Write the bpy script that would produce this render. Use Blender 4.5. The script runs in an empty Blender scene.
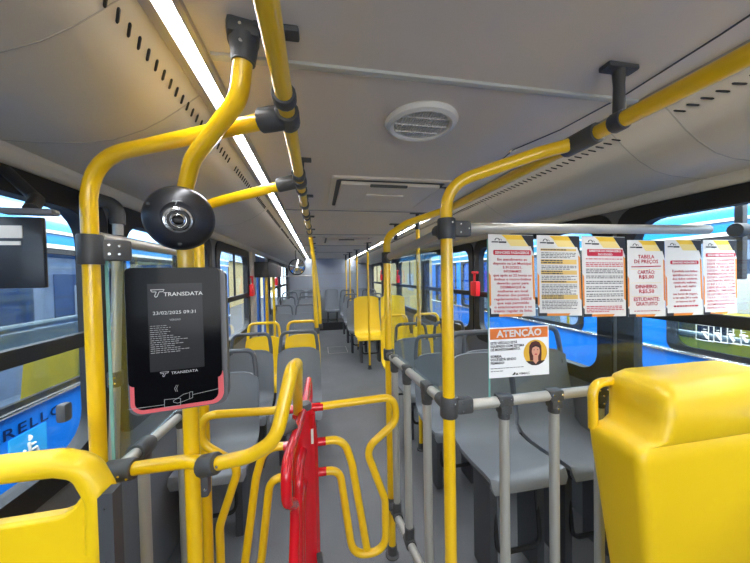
import bpy, bmesh, math, random
from mathutils import Vector, Matrix
random.seed(7)
PI = math.pi
scene = bpy.context.scene
COL = scene.collection

# ------------------------------------------------------------------ camera
CX, CY, CZ = -0.385, 0.0, 1.56          # eye, floor of the bus is z = 0, bus axis is +Y
FPX = 300.0
YAW, PITCH, ROLL = math.radians(10.8), math.radians(-1.24), math.radians(-1.1)
cam_d = bpy.data.cameras.new('camera')
cam_d.sensor_width = 36.0
cam_d.lens = FPX / 750 * 36.0
cam_d.clip_start = 0.02
cam = bpy.data.objects.new('camera', cam_d)
COL.objects.link(cam)
CM = (Matrix.Rotation(-YAW, 4, 'Z') @ Matrix.Rotation(PI/2 + PITCH, 4, 'X') @ Matrix.Rotation(ROLL, 4, 'Z'))
cam.matrix_world = Matrix.Translation((CX, CY, CZ)) @ CM
scene.camera = cam
R3 = CM.to_3x3()

def at(u, v, X=None, Y=None, Z=None):
    """world point where the sight line through a measured spot meets a real plane of the bus"""
    d = R3 @ Vector(((u - 375) / FPX, -(v - 281.5) / FPX, -1))
    o = Vector((CX, CY, CZ))
    if Y is not None: t = (Y - o.y) / d.y
    elif X is not None: t = (X - o.x) / d.x
    else: t = (Z - o.z) / d.z
    return o + d * t

# ------------------------------------------------------------------ materials
MATS = {}
def mat(name, col, rough=0.5, metal=0.0, noise=0.0, scale=30.0, bump=0.0, coat=0.0, emit=0.0, spec=0.5):
    if name in MATS: return MATS[name]
    m = bpy.data.materials.new(name); m.use_nodes = True
    nt = m.node_tree; b = nt.nodes['Principled BSDF']
    b.inputs['Roughness'].default_value = rough
    b.inputs['Metallic'].default_value = metal
    b.inputs['Specular IOR Level'].default_value = spec
    if coat: 
        b.inputs['Coat Weight'].default_value = coat; b.inputs['Coat Roughness'].default_value = 0.08
    b.inputs['Base Color'].default_value = (*col, 1)
    tc = nt.nodes.new('ShaderNodeTexCoord')
    n = nt.nodes.new('ShaderNodeTexNoise'); n.inputs['Scale'].default_value = scale; n.inputs['Detail'].default_value = 3
    nt.links.new(tc.outputs['Object'], n.inputs['Vector'])
    r = nt.nodes.new('ShaderNodeMapRange')
    a = max(noise, 0.02)
    r.inputs['To Min'].default_value = 1 - a; r.inputs['To Max'].default_value = 1 + a
    nt.links.new(n.outputs['Fac'], r.inputs['Value'])
    mx = nt.nodes.new('ShaderNodeVectorMath'); mx.operation = 'SCALE'
    mx.inputs[0].default_value = col
    nt.links.new(r.outputs['Result'], mx.inputs['Scale'])
    nt.links.new(mx.outputs['Vector'], b.inputs['Base Color'])
    if bump:
        bp = nt.nodes.new('ShaderNodeBump'); bp.inputs['Strength'].default_value = bump; bp.inputs['Distance'].default_value = 0.002
        nt.links.new(n.outputs['Fac'], bp.inputs['Height']); nt.links.new(bp.outputs['Normal'], b.inputs['Normal'])
    if emit:
        b.inputs['Emission Color'].default_value = (*col, 1); b.inputs['Emission Strength'].default_value = emit
    MATS[name] = m
    return m

def glass(name, tint, gloss=0.08, alpha_col=None):
    if name in MATS: return MATS[name]
    m = bpy.data.materials.new(name); m.use_nodes = True
    nt = m.node_tree
    for n in list(nt.nodes): nt.nodes.remove(n)
    out = nt.nodes.new('ShaderNodeOutputMaterial')
    tr = nt.nodes.new('ShaderNodeBsdfTransparent'); tr.inputs['Color'].default_value = (*tint, 1)
    gl = nt.nodes.new('ShaderNodeBsdfGlossy'); gl.inputs['Roughness'].default_value = 0.02
    gl.inputs['Color'].default_value = (0.9, 0.95, 1, 1)
    fr = nt.nodes.new('ShaderNodeLayerWeight'); fr.inputs['Blend'].default_value = 0.15
    mr = nt.nodes.new('ShaderNodeMapRange'); mr.inputs['To Min'].default_value = gloss * 0.5; mr.inputs['To Max'].default_value = min(1, gloss * 5)
    nt.links.new(fr.outputs['Fresnel'], mr.inputs['Value'])
    mx = nt.nodes.new('ShaderNodeMixShader')
    nt.links.new(mr.outputs['Result'], mx.inputs['Fac'])
    nt.links.new(tr.outputs[0], mx.inputs[1]); nt.links.new(gl.outputs[0], mx.inputs[2])
    nt.links.new(mx.outputs[0], out.inputs['Surface'])
    MATS[name] = m
    return m

YEL   = mat('yellow_paint', (0.88, 0.53, 0.003), 0.30, coat=0.5, noise=0.03, scale=8)
YELP  = mat('yellow_plastic', (0.90, 0.58, 0.003), 0.42, noise=0.03, scale=6, coat=0.1)
YELD  = mat('yellow_seam', (0.5, 0.33, 0.0), 0.5)
RED   = mat('red_paint', (0.62, 0.004, 0.012), 0.22, coat=0.5)
REDP  = mat('red_plastic', (0.75, 0.01, 0.015), 0.4)
BLK   = mat('dark_joint', (0.058, 0.058, 0.058), 0.5, noise=0.1, scale=60, bump=0.05)
RUB   = mat('black_rubber', (0.010, 0.010, 0.011), 0.55)
BLKP  = mat('black_plastic', (0.012, 0.012, 0.014), 0.3, coat=0.2)
SIL   = mat('silver_tube', (0.46, 0.44, 0.39), 0.42, metal=0.5, noise=0.03, scale=15)
POSTG = mat('grey_post', (0.42, 0.41, 0.37), 0.5, metal=0.3)
CHR   = mat('chrome', (0.8, 0.8, 0.8), 0.12, metal=1.0)
SEAT  = mat('seat_grey', (0.185, 0.195, 0.21), 0.42, noise=0.04, scale=5, bump=0.02)
SEATD = mat('seat_handle_grey', (0.10, 0.105, 0.115), 0.42)
FRAME = mat('seat_frame_dark', (0.05, 0.052, 0.058), 0.5)
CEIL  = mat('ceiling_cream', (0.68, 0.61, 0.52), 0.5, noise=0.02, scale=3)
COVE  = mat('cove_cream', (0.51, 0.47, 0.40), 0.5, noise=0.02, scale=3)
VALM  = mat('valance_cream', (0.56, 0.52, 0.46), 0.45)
SEAM  = mat('seam_grey', (0.36, 0.34, 0.30), 0.6)
WALLG = mat('wall_grey', (0.15, 0.155, 0.165), 0.6, noise=0.15, scale=220, bump=0.1)
REAR  = mat('rear_grey', (0.36, 0.39, 0.43), 0.6, noise=0.02, scale=2)
WHITE = mat('white_plastic', (0.72, 0.69, 0.62), 0.45)
GRILL = mat('grille_grey', (0.50, 0.50, 0.45), 0.5)
LEDM  = mat('led_diffuser', (0.93, 0.95, 1.0), 0.4, emit=45.0)
LEDH  = mat('led_housing', (0.40, 0.37, 0.33), 0.4, metal=0.3)
GLS   = glass('clear_glass', (0.93, 0.97, 0.96), 0.05)
WGLS  = glass('window_glass', (0.86, 0.90, 0.92), 0.06)
PGLS  = glass('parked_bus_glass', (0.72, 0.80, 0.86), 0.10)
GEDGE = mat('glass_edge', (0.25, 0.55, 0.48), 0.2)

def floor_mat():
    m = bpy.data.materials.new('floor_vinyl'); m.use_nodes = True
    nt = m.node_tree; b = nt.nodes['Principled BSDF']; b.inputs['Roughness'].default_value = 0.5
    tc = nt.nodes.new('ShaderNodeTexCoord')
    n = nt.nodes.new('ShaderNodeTexNoise'); n.inputs['Scale'].default_value = 260; n.inputs['Detail'].default_value = 2
    n2 = nt.nodes.new('ShaderNodeTexNoise'); n2.inputs['Scale'].default_value = 3; n2.inputs['Detail'].default_value = 4
    nt.links.new(tc.outputs['Object'], n.inputs['Vector']); nt.links.new(tc.outputs['Object'], n2.inputs['Vector'])
    r = nt.nodes.new('ShaderNodeValToRGB')
    r.color_ramp.elements[0].position = 0.35; r.color_ramp.elements[0].color = (0.095, 0.097, 0.103, 1)
    r.color_ramp.elements[1].position = 0.70; r.color_ramp.elements[1].color = (0.170, 0.174, 0.183, 1)
    nt.links.new(n.outputs['Fac'], r.inputs['Fac'])
    mr = nt.nodes.new('ShaderNodeMapRange'); mr.inputs['To Min'].default_value = 0.75; mr.inputs['To Max'].default_value = 1.25
    nt.links.new(n2.outputs['Fac'], mr.inputs['Value'])
    mx = nt.nodes.new('ShaderNodeVectorMath'); mx.operation = 'SCALE'
    nt.links.new(r.outputs['Color'], mx.inputs[0]); nt.links.new(mr.outputs['Result'], mx.inputs['Scale'])
    nt.links.new(mx.outputs['Vector'], b.inputs['Base Color'])
    return m
FLOOR = floor_mat()

# ------------------------------------------------------------------ mesh builder
def fillet(pts, r, n=7):
    """round the corners of a polyline; r is a radius or one per point"""
    pts = [Vector(p) for p in pts]
    out = [pts[0]]
    for i in range(1, len(pts) - 1):
        a, b, c = pts[i-1], pts[i], pts[i+1]
        ri = r[i] if isinstance(r, (list, tuple)) else r
        d1 = (a - b); d2 = (c - b)
        l1, l2 = d1.length, d2.length
        if l1 < 1e-6 or l2 < 1e-6: continue
        d1 /= l1; d2 /= l2
        ang = d1.angle(d2)
        if ang > PI - 0.02 or ri <= 0: out.append(b); continue
        t = min(ri / math.tan(ang / 2), l1 * 0.48, l2 * 0.48)
        p1, p2 = b + d1 * t, b + d2 * t
        for k in range(n + 1):
            s = k / n
            out.append((1-s)**2 * p1 + 2*s*(1-s) * b + s*s * p2)
    out.append(pts[-1])
    return out

class MB:
    def __init__(s): s.bm = bmesh.new(); s.M = Matrix.Identity(4)
    def v(s, p): return s.bm.verts.new(s.M @ Vector(p))
    def face(s, vs):
        try: return s.bm.faces.new(vs)
        except ValueError: return None
    def tube(s, pts, r, n=12, caps=True, closed=False):
        pts = [Vector(p) for p in pts]
        N = len(pts); rings = []
        t0 = (pts[1] - pts[0]).normalized()
        up = Vector((0, 0, 1)) if abs(t0.z) < 0.9 else Vector((1, 0, 0))
        nrm = t0.cross(up).normalized()
        for i in range(N):
            if closed: t = (pts[(i+1) % N] - pts[i-1]).normalized()
            elif i == 0: t = t0
            elif i == N-1: t = (pts[-1] - pts[-2]).normalized()
            else: t = (pts[i+1] - pts[i-1]).normalized()
            nrm = (nrm - t * nrm.dot(t)).normalized()
            bi = t.cross(nrm)
            ri = r[i] if isinstance(r, (list, tuple)) else r
            rings.append([s.v(pts[i] + (nrm * math.cos(2*PI*k/n) + bi * math.sin(2*PI*k/n)) * ri) for k in range(n)])
        for i in range(N if closed else N-1):
            a, b = rings[i], rings[(i+1) % N]
            for k in range(n):
                s.face([a[k], a[(k+1) % n], b[(k+1) % n], b[k]])
        if caps and not closed:
            s.face(rings[0][::-1]); s.face(rings[-1])
        return s
    def prism(s, poly, d, holes=None):
        """poly: list of 3-D points (planar); d: extrude vector"""
        d = Vector(d); poly = [Vector(p) for p in poly]
        a = [s.v(p) for p in poly]; b = [s.v(p + d) for p in poly]
        n = len(poly)
        s.face(a[::-1]); s.face(b)
        for i in range(n): s.face([a[i], a[(i+1) % n], b[(i+1) % n], b[i]])
        return s
    def ring(s, outer, inner, d):
        """frame between two loops of equal count"""
        d = Vector(d); n = len(outer)
        O = [s.v(p) for p in outer]; I = [s.v(p) for p in inner]
        O2 = [s.v(Vector(p) + d) for p in outer]; I2 = [s.v(Vector(p) + d) for p in inner]
        for i in range(n):
            j = (i+1) % n
            s.face([O[i], O[j], I[j], I[i]]); s.face([O2[i], I2[i], I2[j], O2[j]])
            s.face([O[i], O2[i], O2[j], O[j]]); s.face([I[i], I[j], I2[j], I2[i]])
        return s
    def box(s, c, size, rz=0, rx=0, bev=0.0):
        t = bmesh.new()
        bmesh.ops.create_cube(t, size=1)
        bmesh.ops.scale(t, vec=Vector(size), verts=t.verts)
        if bev: bmesh.ops.bevel(t, geom=list(t.edges), offset=bev, segments=2, affect='EDGES', profile=0.6)
        m = Matrix.Translation(Vector(c)) @ Matrix.Rotation(rz, 4, 'Z') @ Matrix.Rotation(rx, 4, 'X')
        bmesh.ops.transform(t, matrix=s.M @ m, verts=t.verts)
        s.add(t); return s
    def add(s, t):
        me = bpy.data.meshes.new('tmp'); t.to_mesh(me); t.free()
        s.bm.from_mesh(me); bpy.data.meshes.remove(me)
    def lathe(s, prof, M=None, n=32, sx=1, sy=1):
        """prof: list of (radius, height) turned about local z"""
        M = M or Matrix.Identity(4)
        rings = []
        for (r, h) in prof:
            if r < 1e-6: rings.append([s.v(M @ Vector((0, 0, h)))])
            else: rings.append([s.v(M @ Vector((r*sx*math.cos(2*PI*k/n), r*sy*math.sin(2*PI*k/n), h))) for k in range(n)])
        for a, b in zip(rings, rings[1:]):
            for k in range(n):
                k2 = (k+1) % n
                if len(a) == 1 and len(b) == 1: continue
                if len(a) == 1: s.face([a[0], b[k], b[k2]])
                elif len(b) == 1: s.face([a[k], a[k2], b[0]])
                else: s.face([a[k], a[k2], b[k2], b[k]])
        return s
    def grid(s, P):
        V = [[s.v(p) for p in row] for row in P]
        for i in range(len(V)-1):
            for j in range(len(V[0])-1):
                s.face([V[i][j], V[i][j+1], V[i+1][j+1], V[i+1][j]])
        return s
    def sheet(s, P, off):
        """closed slab from grid P (rows of points) and offset grid off(i,j)->point"""
        A = [[s.v(p) for p in row] for row in P]
        B = [[s.v(off(i, j)) for j in range(len(P[0]))] for i in range(len(P))]
        n, m = len(P), len(P[0])
        for i in range(n-1):
            for j in range(m-1):
                s.face([A[i][j], A[i][j+1], A[i+1][j+1], A[i+1][j]])
                s.face([B[i][j], B[i+1][j], B[i+1][j+1], B[i][j+1]])
        for i in range(n-1):
            s.face([A[i][0], A[i+1][0], B[i+1][0], B[i][0]])
            s.face([A[i][-1], B[i][-1], B[i+1][-1], A[i+1][-1]])
        for j in range(m-1):
            s.face([A[0][j], B[0][j], B[0][j+1], A[0][j+1]])
            s.face([A[-1][j], A[-1][j+1], B[-1][j+1], B[-1][j]])
        return s
    def build(s, name, m, parent=None, smooth=True, angle=40, loc=None):
        bm = s.bm
        bmesh.ops.recalc_face_normals(bm, faces=bm.faces)
        me = bpy.data.meshes.new(name)
        if loc is not None and parent is None:
            bmesh.ops.translate(bm, vec=-Vector(loc), verts=bm.verts)
        if parent is not None and parent.get('_o') is not None:
            bmesh.ops.translate(bm, vec=-Vector(parent['_o']), verts=bm.verts)
        bm.to_mesh(me); bm.free()
        me.materials.append(m)
        if smooth:
            me.polygons.foreach_set('use_smooth', [True] * len(me.polygons))
            try: me.set_sharp_from_angle(angle=math.radians(angle))
            except Exception: pass
        o = bpy.data.objects.new(name, me); COL.objects.link(o)
        if loc is not None and parent is None: o.location = loc
        if parent is not None:
            o.parent = parent
        return o

def tag(o, label=None, cat=None, group=None, kind=None):
    if label: o['label'] = label
    if cat: o['category'] = cat
    if group: o['group'] = group
    if kind: o['kind'] = kind
    return o

ORIG = {}
def thing(name, label, cat, loc=(0, 0, 0), group=None):
    """an Empty at the base; parts built under it use world coordinates minus its base"""
    o = bpy.data.objects.new(name, None); COL.objects.link(o)
    o.empty_display_size = 0.05
    o.location = loc
    ORIG[o] = Vector(loc)
    tag(o, label, cat, group)
    return o

def part(mb, name, m, root, **k):
    """mesh given in world coordinates, parented to a thing (Empty) or to a part of it"""
    base = root
    off = Vector((0, 0, 0))
    while base is not None:
        off += base.location; base = base.parent
    bmesh.ops.translate(mb.bm, vec=-off, verts=mb.bm.verts)
    return mb.build(name, m, root, **k)

def struct(name, mb, m, **k):
    o = mb.build(name, m, **k); o['kind'] = 'structure'; return o

def copy_tree(o, parent=None):
    c = o.copy(); COL.objects.link(c)
    if parent is not None: c.parent = parent
    for ch in list(o.children): copy_tree(ch, c)
    return c

def rrect(x0, x1, y0, y1, r, n=6):
    pts = []
    for (cx, cy, a0) in ((x1-r, y1-r, 0), (x0+r, y1-r, 90), (x0+r, y0+r, 180), (x1-r, y0+r, 270)):
        for k in range(n+1):
            a = math.radians(a0 + 90*k/n)
            pts.append((cx + r*math.cos(a), cy + r*math.sin(a)))
    return pts

def text_bm(mb, s, size, M, align='CENTER', bold=0.0, spacing=1.0, sx=1.0):
    cu = bpy.data.curves.new('t', 'FONT'); cu.body = s; cu.size = size; cu.align_x = align
    cu.offset = bold * size; cu.resolution_u = 2; cu.space_character = spacing
    ob = bpy.data.objects.new('t', cu); COL.objects.link(ob)
    dg = bpy.context.evaluated_depsgraph_get(); dg.update()
    me = bpy.data.meshes.new_from_object(ob.evaluated_get(dg))
    me.transform(mb.M @ M @ Matrix.Diagonal((sx, 1, 1, 1)))
    mb.bm.from_mesh(me)
    bpy.data.meshes.remove(me); bpy.data.objects.remove(ob); bpy.data.curves.remove(cu)

# clamp body: dark sleeve round a tube with screws
def sleeve(mb, p, d, r, L):
    p = Vector(p); d = Vector(d).normalized()
    mb.tube([p - d*L/2, p - d*(L/2-0.004), p + d*(L/2-0.004), p + d*L/2], [r*0.93, r, r, r*0.93], 14)
def screws(mb, p, axis_out, d1, d2, pts, r=0.0042):
    """screw heads on a face: out = facing direction"""
    o = Vector(axis_out).normalized()
    for (a, b) in pts:
        c = Vector(p) + Vector(d1)*a + Vector(d2)*b
        mb.tube([c, c + o*0.0025], [r, r*0.8], 8)

TR = 0.0205      # yellow tube radius
HW = 1.235       # half width of the bus inside
CEZ = 2.10

# ================================================================== SHELL
mb = MB(); mb.box((0, 3.2, -0.03), (2*HW+0.1, 13.0, 0.06))
struct('floor', mb, FLOOR, smooth=False)
mb = MB(); mb.box((0, 9.1, 0.11), (2*HW, 0.8, 0.22))
tag(struct('floor.001', mb, FLOOR, smooth=False))
mb = MB(); mb.box((0, 8.69, 0.11), (0.9, 0.02, 0.222)); struct('trim_1', mb, RUB, smooth=False)

# ceiling: flat middle
mb = MB(); mb.box((0, 3.7, CEZ+0.02), (1.26, 12.0, 0.04))
struct('ceiling', mb, CEIL, smooth=False)
# coves between the light channel and the side walls
def cove_profile():
    pts = [(0.70, 2.092), (0.715, 2.078), (0.74, 2.058), (0.765, 2.037), (0.80, 2.010), (0.85, 1.978), (0.925, 1.945), (1.0, 1.931), (1.1, 1.926), (1.19, 1.928)]
    return pts
for k, s in enumerate((-1, 1)):
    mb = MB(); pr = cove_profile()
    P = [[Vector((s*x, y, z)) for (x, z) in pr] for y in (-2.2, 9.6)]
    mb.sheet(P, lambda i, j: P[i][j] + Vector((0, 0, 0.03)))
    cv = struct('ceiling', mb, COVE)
    # air slots along the inner edge of the cove
    mb = MB()
    y = -0.3; run = 0
    while y < 9.2:
        if (s < 0 and run % 26 < 24) or (s > 0 and not 0.77 < y < 0.95):
            xc = 0.742
            zf = lambda xx: 2.0565 - (abs(xx)-0.742)*0.83
            xa, xb = s*xc + 0.008, s*xc - 0.008
            a = Vector((xa, y-0.011, zf(xa))); b = Vector((xb, y+0.011, zf(xb)))
            mb.tube([a, a+(b-a)*0.12, a+(b-a)*0.88, b], [0.002, 0.0036, 0.0036, 0.002], 6)
        y += 0.034; run += 1
    sl = mb.build('vent_slot', RUB, cv); sl['kind'] = 'stuff'
    # panel joints
    for yy in (0.63, 0.95, 2.3, 3.75, 5.2, 6.7, 8.2) if s < 0 else (0.775, 0.955, 1.9, 3.3, 4.8, 6.3, 7.8):
        mb = MB()
        Q = [[Vector((s*x, yq, z-0.0008)) for (x, z) in pr] for yq in (yy-(0.0012 if yy < 0.7 else 0.002), yy+(0.0012 if yy < 0.7 else 0.002))]
        mb.sheet(Q, lambda i, j: Q[i][j] + Vector((0, 0, 0.004)))
        mb.build('panel_joint', SEAM, cv)
    # rounded valance lip above the windows
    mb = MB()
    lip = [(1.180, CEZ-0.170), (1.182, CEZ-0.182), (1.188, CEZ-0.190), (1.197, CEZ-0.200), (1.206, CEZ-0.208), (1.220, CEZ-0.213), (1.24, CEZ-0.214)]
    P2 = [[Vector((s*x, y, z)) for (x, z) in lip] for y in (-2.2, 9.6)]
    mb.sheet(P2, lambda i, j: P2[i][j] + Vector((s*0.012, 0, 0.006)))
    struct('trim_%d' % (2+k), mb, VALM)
    mb = MB()
    mb.tube([(s*1.187, -2.2, CEZ-0.176), (s*1.187, 9.6, CEZ-0.176)], 0.004, 6)
    struct('trim_%d' % (4+k), mb, SEAM)

# ceiling joints: aluminium profiles across the bus
for k, yy in enumerate((0.795, 2.5, 3.95, 5.4, 6.9)):
    mb = MB(); w = 0.022 if k == 0 else 0.010
    mb.box((0, yy, CEZ-0.003), (1.25, w, 0.010), bev=0.003)
    struct('trim_%d' % (6+k), mb, GRILL if k == 0 else SEAM)

# side walls with window openings
Z0, Z1 = 0.93, 1.83           # window opening
WIN_R = [(-1.6, -0.12), (-0.02, 1.30), (1.46, 2.82), (2.98, 4.34), (4.50, 5.86), (6.02, 7.38), (7.54, 8.9)]
WIN_L = [(-1.6, -0.30), (-0.20, 1.345), (1.50, 2.58), (2.82, 3.92), (5.62, 7.0), (7.16, 8.9)]
DOOR_L = (4.28, 5.42)
wn = 1
def side_wall(s, wins, side, door=None):
    global wn
    x0 = s*HW; t = s*0.05
    mb = MB()
    def slab(y0, y1, z0, z1):
        mb.box((x0 + t/2, (y0+y1)/2, (z0+z1)/2), (0.05, y1-y0, z1-z0))
    cuts = sorted(list(wins) + ([door] if door else []))
    y = -2.2
    for c in cuts:
        slab(y, c[0], 0, CEZ); y = c[1]
        if door and c == door: slab(c[0], c[1], 1.9, CEZ)
        else:
            slab(c[0], c[1], 0, Z0); slab(c[0], c[1], Z1, CEZ)
    slab(y, 9.6, 0, CEZ)
    struct('wall_' + side, mb, WALLG, smooth=False)
    for (a, b) in wins:
        root = bpy.data.objects.new('window_%d' % wn, None); COL.objects.link(root); root['kind'] = 'structure'
        wn += 1
        # black rubber surround with rounded inner corners
        mb = MB()
        o = rrect(a-0.065, b+0.065, Z0-0.05, Z1+0.055, 0.10)
        i = rrect(a+0.025, b-0.025, Z0+0.03, Z1-0.020, 0.115)
        X = x0 - s*0.012
        mb.ring([(X, p[0], p[1]) for p in o], [(X, p[0], p[1]) for p in i], (s*0.055, 0, 0))
        mb.build('window_frame', RUB, root)
        mb = MB(); mb.box((x0 + s*0.005, (a+b)/2, 1.345), (0.03, b-a-0.05, 0.052), bev=0.006)
        mb.build('window_divider', RUB, root)
        mb = MB(); mid = (a+b)/2
        mb.box((x0 + s*0.008, mid, (1.345+Z1)/2), (0.018, 0.022, Z1-1.345-0.03))
        mb.build('mullion', RUB, root)
        mb = MB(); mb.box((x0 + s*0.02, mid, (Z0+Z1)/2), (0.005, b-a, Z1-Z0))
        mb.build('pane', WGLS, root)
side_wall(-1, WIN_L, 'left', DOOR_L)
side_wall(1, WIN_R, 'right')

# cream pillar covers above / between the windows on the inside are part of the wall; rear wall
mb = MB(); mb.box((0, 9.55, 1.1), (2*HW+0.1, 0.1, 2.3))
rw = struct('wall_rear', mb, REAR, smooth=False)
mb = MB()
mb.box((0, 9.495, 1.62), (2.3, 0.012, 0.018)); mb.box((0, 9.495, 1.18), (2.3, 0.012, 0.014))
mb.build('panel_joint', SEAM, rw)
mb = MB()
mb.tube([(-0.45, 9.49, 1.60), (0, 9.49, 1.32), (0.45, 9.49, 1.60)], 0.006, 6)
mb.build('pressed_rib', SEAM, rw)
# front bulkhead behind the camera with its windscreen opening
mb = MB()
mb.box((0, -2.2, 0.45), (2*HW+0.1, 0.08, 0.9)); mb.box((0, -2.2, 2.05), (2*HW+0.1, 0.08, 0.3))
struct('wall_front', mb, WALLG, smooth=False)
mb = MB(); mb.box((0, -2.2, 1.4), (2*HW, 0.01, 1.0)); struct('window_20', mb, WGLS, smooth=False)

# rear door on the left side
dr = bpy.data.objects.new('door_1', None); COL.objects.link(dr); dr['kind'] = 'structure'
DBL = mat('door_blue', (0.01, 0.06, 0.22), 0.35)
for (a, b) in ((4.30, 4.84), (4.86, 5.40)):
    mb = MB()
    X = -HW - 0.03
    o = rrect(a, b, 0.02, 1.88, 0.03); i = rrect(a+0.07, b-0.07, 0.12, 1.78, 0.06)
    mb.ring([(X, p[0], p[1]) for p in o], [(X, p[0], p[1]) for p in i], (-0.03, 0, 0))
    mb.build('door_leaf', DBL, dr)
    mb = MB(); mb.box((X-0.015, (a+b)/2, 0.95), (0.006, b-a-0.12, 1.68)); mb.build('pane', WGLS, dr)
mb = MB(); mb.box((-HW+0.012, 4.16, 1.0), (0.05, 0.20, 1.8), bev=0.01); struct('trim_20', mb, VALM)

# ================================================================== LIGHT STRIPS
for s, lab in ((-1, 'long white ceiling light strip above the door side seats, left of the ticket machine pole'),
               (1, 'long white ceiling light strip on the driver side, seen beneath the bent yellow tubes')):
    root = thing('ceiling_light_strip', lab, 'light', (s*0.665, 0, CEZ))
    mb = MB()
    mb.box((s*0.638, 3.5, CEZ-0.004), (0.016, 11.4, 0.024), bev=0.004)
    mb.box((s*0.694, 3.5, CEZ-0.006), (0.026, 11.4, 0.022), bev=0.004)
    mb.box((s*0.665, 3.5, CEZ+0.018), (0.08, 11.4, 0.01))
    part(mb, 'housing', LEDH, root)
    mb = MB(); yy = -0.8; 
    while yy < 9.0:
        mb.box((s*0.665, yy+0.595, CEZ+0.004), (0.033, 1.18, 0.012), bev=0.004); yy += 1.2
    part(mb, 'diffuser', LEDM, root)

# ================================================================== CEILING FITTINGS
vp = at(421, 121, Z=CEZ)
root = thing('round_ceiling_vent', 'round cream slatted air vent on the ceiling', 'vent', (vp.x, vp.y, CEZ))
mb = MB()
M = Matrix.Translation((vp.x, vp.y, CEZ)) @ Matrix.Rotation(PI, 4, 'X')
mb.lathe([(0.125, 0), (0.128, 0.006), (0.122, 0.018), (0.108, 0.024), (0.098, 0.020), (0.096, 0.006)], M, 48)
part(mb, 'rim', WHITE, root)
mb = MB()
mb.lathe([(0, 0.008), (0.097, 0.008)], M, 48)
part(mb, 'backing', mat('vent_mesh', (0.58, 0.57, 0.50), 0.6), root)
mb = MB()
for i in range(-9, 10):
    x = i*0.0100; h = math.sqrt(max(0, 0.095**2 - x*x))
    mb.box((vp.x+x*0.94, vp.y, CEZ-0.013), (0.0035, 2*h, 0.006), rz=0)
for i in (-0.05, 0, 0.05):
    h = math.sqrt(0.095**2 - i*i)
    mb.box((vp.x, vp.y+i, CEZ-0.014), (2*h, 0.0035, 0.009))
part(mb, 'slats', WHITE, root)

def hatch(label, x0, x1, y0, y1, dz=0.05):
    root = thing('roof_hatch', label, 'hatch', ((x0+x1)/2, (y0+y1)/2, CEZ))
    mb = MB()
    o = rrect(x0-0.03, x1+0.03, y0-0.03, y1+0.03, 0.02); i = rrect(x0, x1, y0, y1, 0.02)
    mb.ring([(p[0], p[1], CEZ) for p in o], [(p[0], p[1], CEZ) for p in i], (0, 0, -0.012))
    part(mb, 'frame', CEIL, root)
    mb = MB(); mb.box(((x0+x1)/2, (y0+y1)/2, CEZ-0.004), (x1-x0, y1-y0, 0.006)); part(mb, 'shadow_gap', BLK, root)
    mb = MB()
    mb.box(((x0+x1)/2, (y0+y1)/2+0.01, CEZ-0.018), (x1-x0-0.05, y1-y0-0.05, 0.022), bev=0.008)
    mb.box(((x0+x1)/2, (y0+y1)/2, CEZ-0.03), (0.24, 0.20, 0.012), bev=0.004)
    part(mb, 'panel', CEIL, root)
    mb = MB(); mb.box(((x0+x1)/2-0.02, y0+0.03, CEZ-0.032), (0.22, 0.022, 0.014), bev=0.005); part(mb, 'handle', BLK, root)
hatch('rectangular cream roof escape hatch, nearer of the two behind the round vent', -0.27, 0.37, 1.66, 2.30)
hatch('rectangular cream roof escape hatch, farther of the two toward the rear seats', -0.27, 0.37, 4.25, 4.95)

# thin dark cable clipped to the ceiling
root = thing('ceiling_cable', 'thin black cable clipped along the ceiling beside the yellow rail', 'cable', tuple(at(620, 110, Z=CEZ)))
mb = MB()
pts = [at(u, v, Z=CEZ-0.006) for (u, v) in ((770, 2), (720, 35), (625, 95), (560, 130), (513, 150), (497, 164))]
mb.tube(fillet(pts, 0.05), 0.0022, 6); part(mb, 'wire', BLK, root)
mb = MB(); p = at(513, 150, Z=CEZ); mb.lathe([(0.012, 0), (0.012, 0.008), (0.005, 0.012), (0, 0.012)], Matrix.Translation(p) @ Matrix.Rotation(PI, 4, 'X'), 12); part(mb, 'clip', WHITE, root)

# ================================================================== RAILS AND POLES
def ceiling_bracket(root, x, y, zr, along=(0, 1, 0), shift=0.0):
    mb = MB()
    mb.box((x+shift, y, CEZ-0.007), (0.095, 0.034, 0.014), bev=0.005)
    mb.tube([(x+shift, y, CEZ-0.01), (x+shift*0.4, y, CEZ-0.05), (x, y, zr)], [0.016, 0.013, 0.015], 10)
    sleeve(mb, (x, y, zr), along, TR+0.006, 0.032)
    part(mb, 'ceiling_bracket', BLK, root)

# left overhead rail
LX, LZ = -0.448, 1.955
root = thing('overhead_handrail', 'straight yellow overhead handrail running down the aisle above the red turnstile post', 'handrail', (LX, 0, LZ))
mb = MB(); mb.tube([(LX, -0.9, LZ), (LX, 8.4, LZ)], 0.0192, 16); part(mb, 'tube', YEL, root)
for y in (0.69, 1.42, 2.05, 2.75, 3.5, 4.2, 5.0, 5.8, 6.6, 7.4):
    ceiling_bracket(root, LX, y, LZ, shift=-0.012 if y < 1 else 0.0)
for y in (1.20, 1.70, 1.95, 2.45):
    mb = MB(); sleeve(mb, (LX, y, LZ), (0, 1, 0), TR+0.006, 0.045); part(mb, 'sleeve', BLK, root)
# right overhead rail
RX, RZ = 0.410, 1.955
root = thing('overhead_handrail', 'straight yellow overhead handrail at the top right, running above the posters', 'handrail', (RX, 0, RZ))
mb = MB(); mb.tube([(RX, -0.9, RZ), (RX, 1.80, RZ)], TR, 16); part(mb, 'tube', YEL, root)
for y in (0.668, 1.74):
    ceiling_bracket(root, RX, y, RZ)
mb = MB(); sleeve(mb, (RX, 0.785, RZ), (0, 1, 0), TR+0.009, 0.115); part(mb, 'sleeve', BLK, root)

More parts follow.
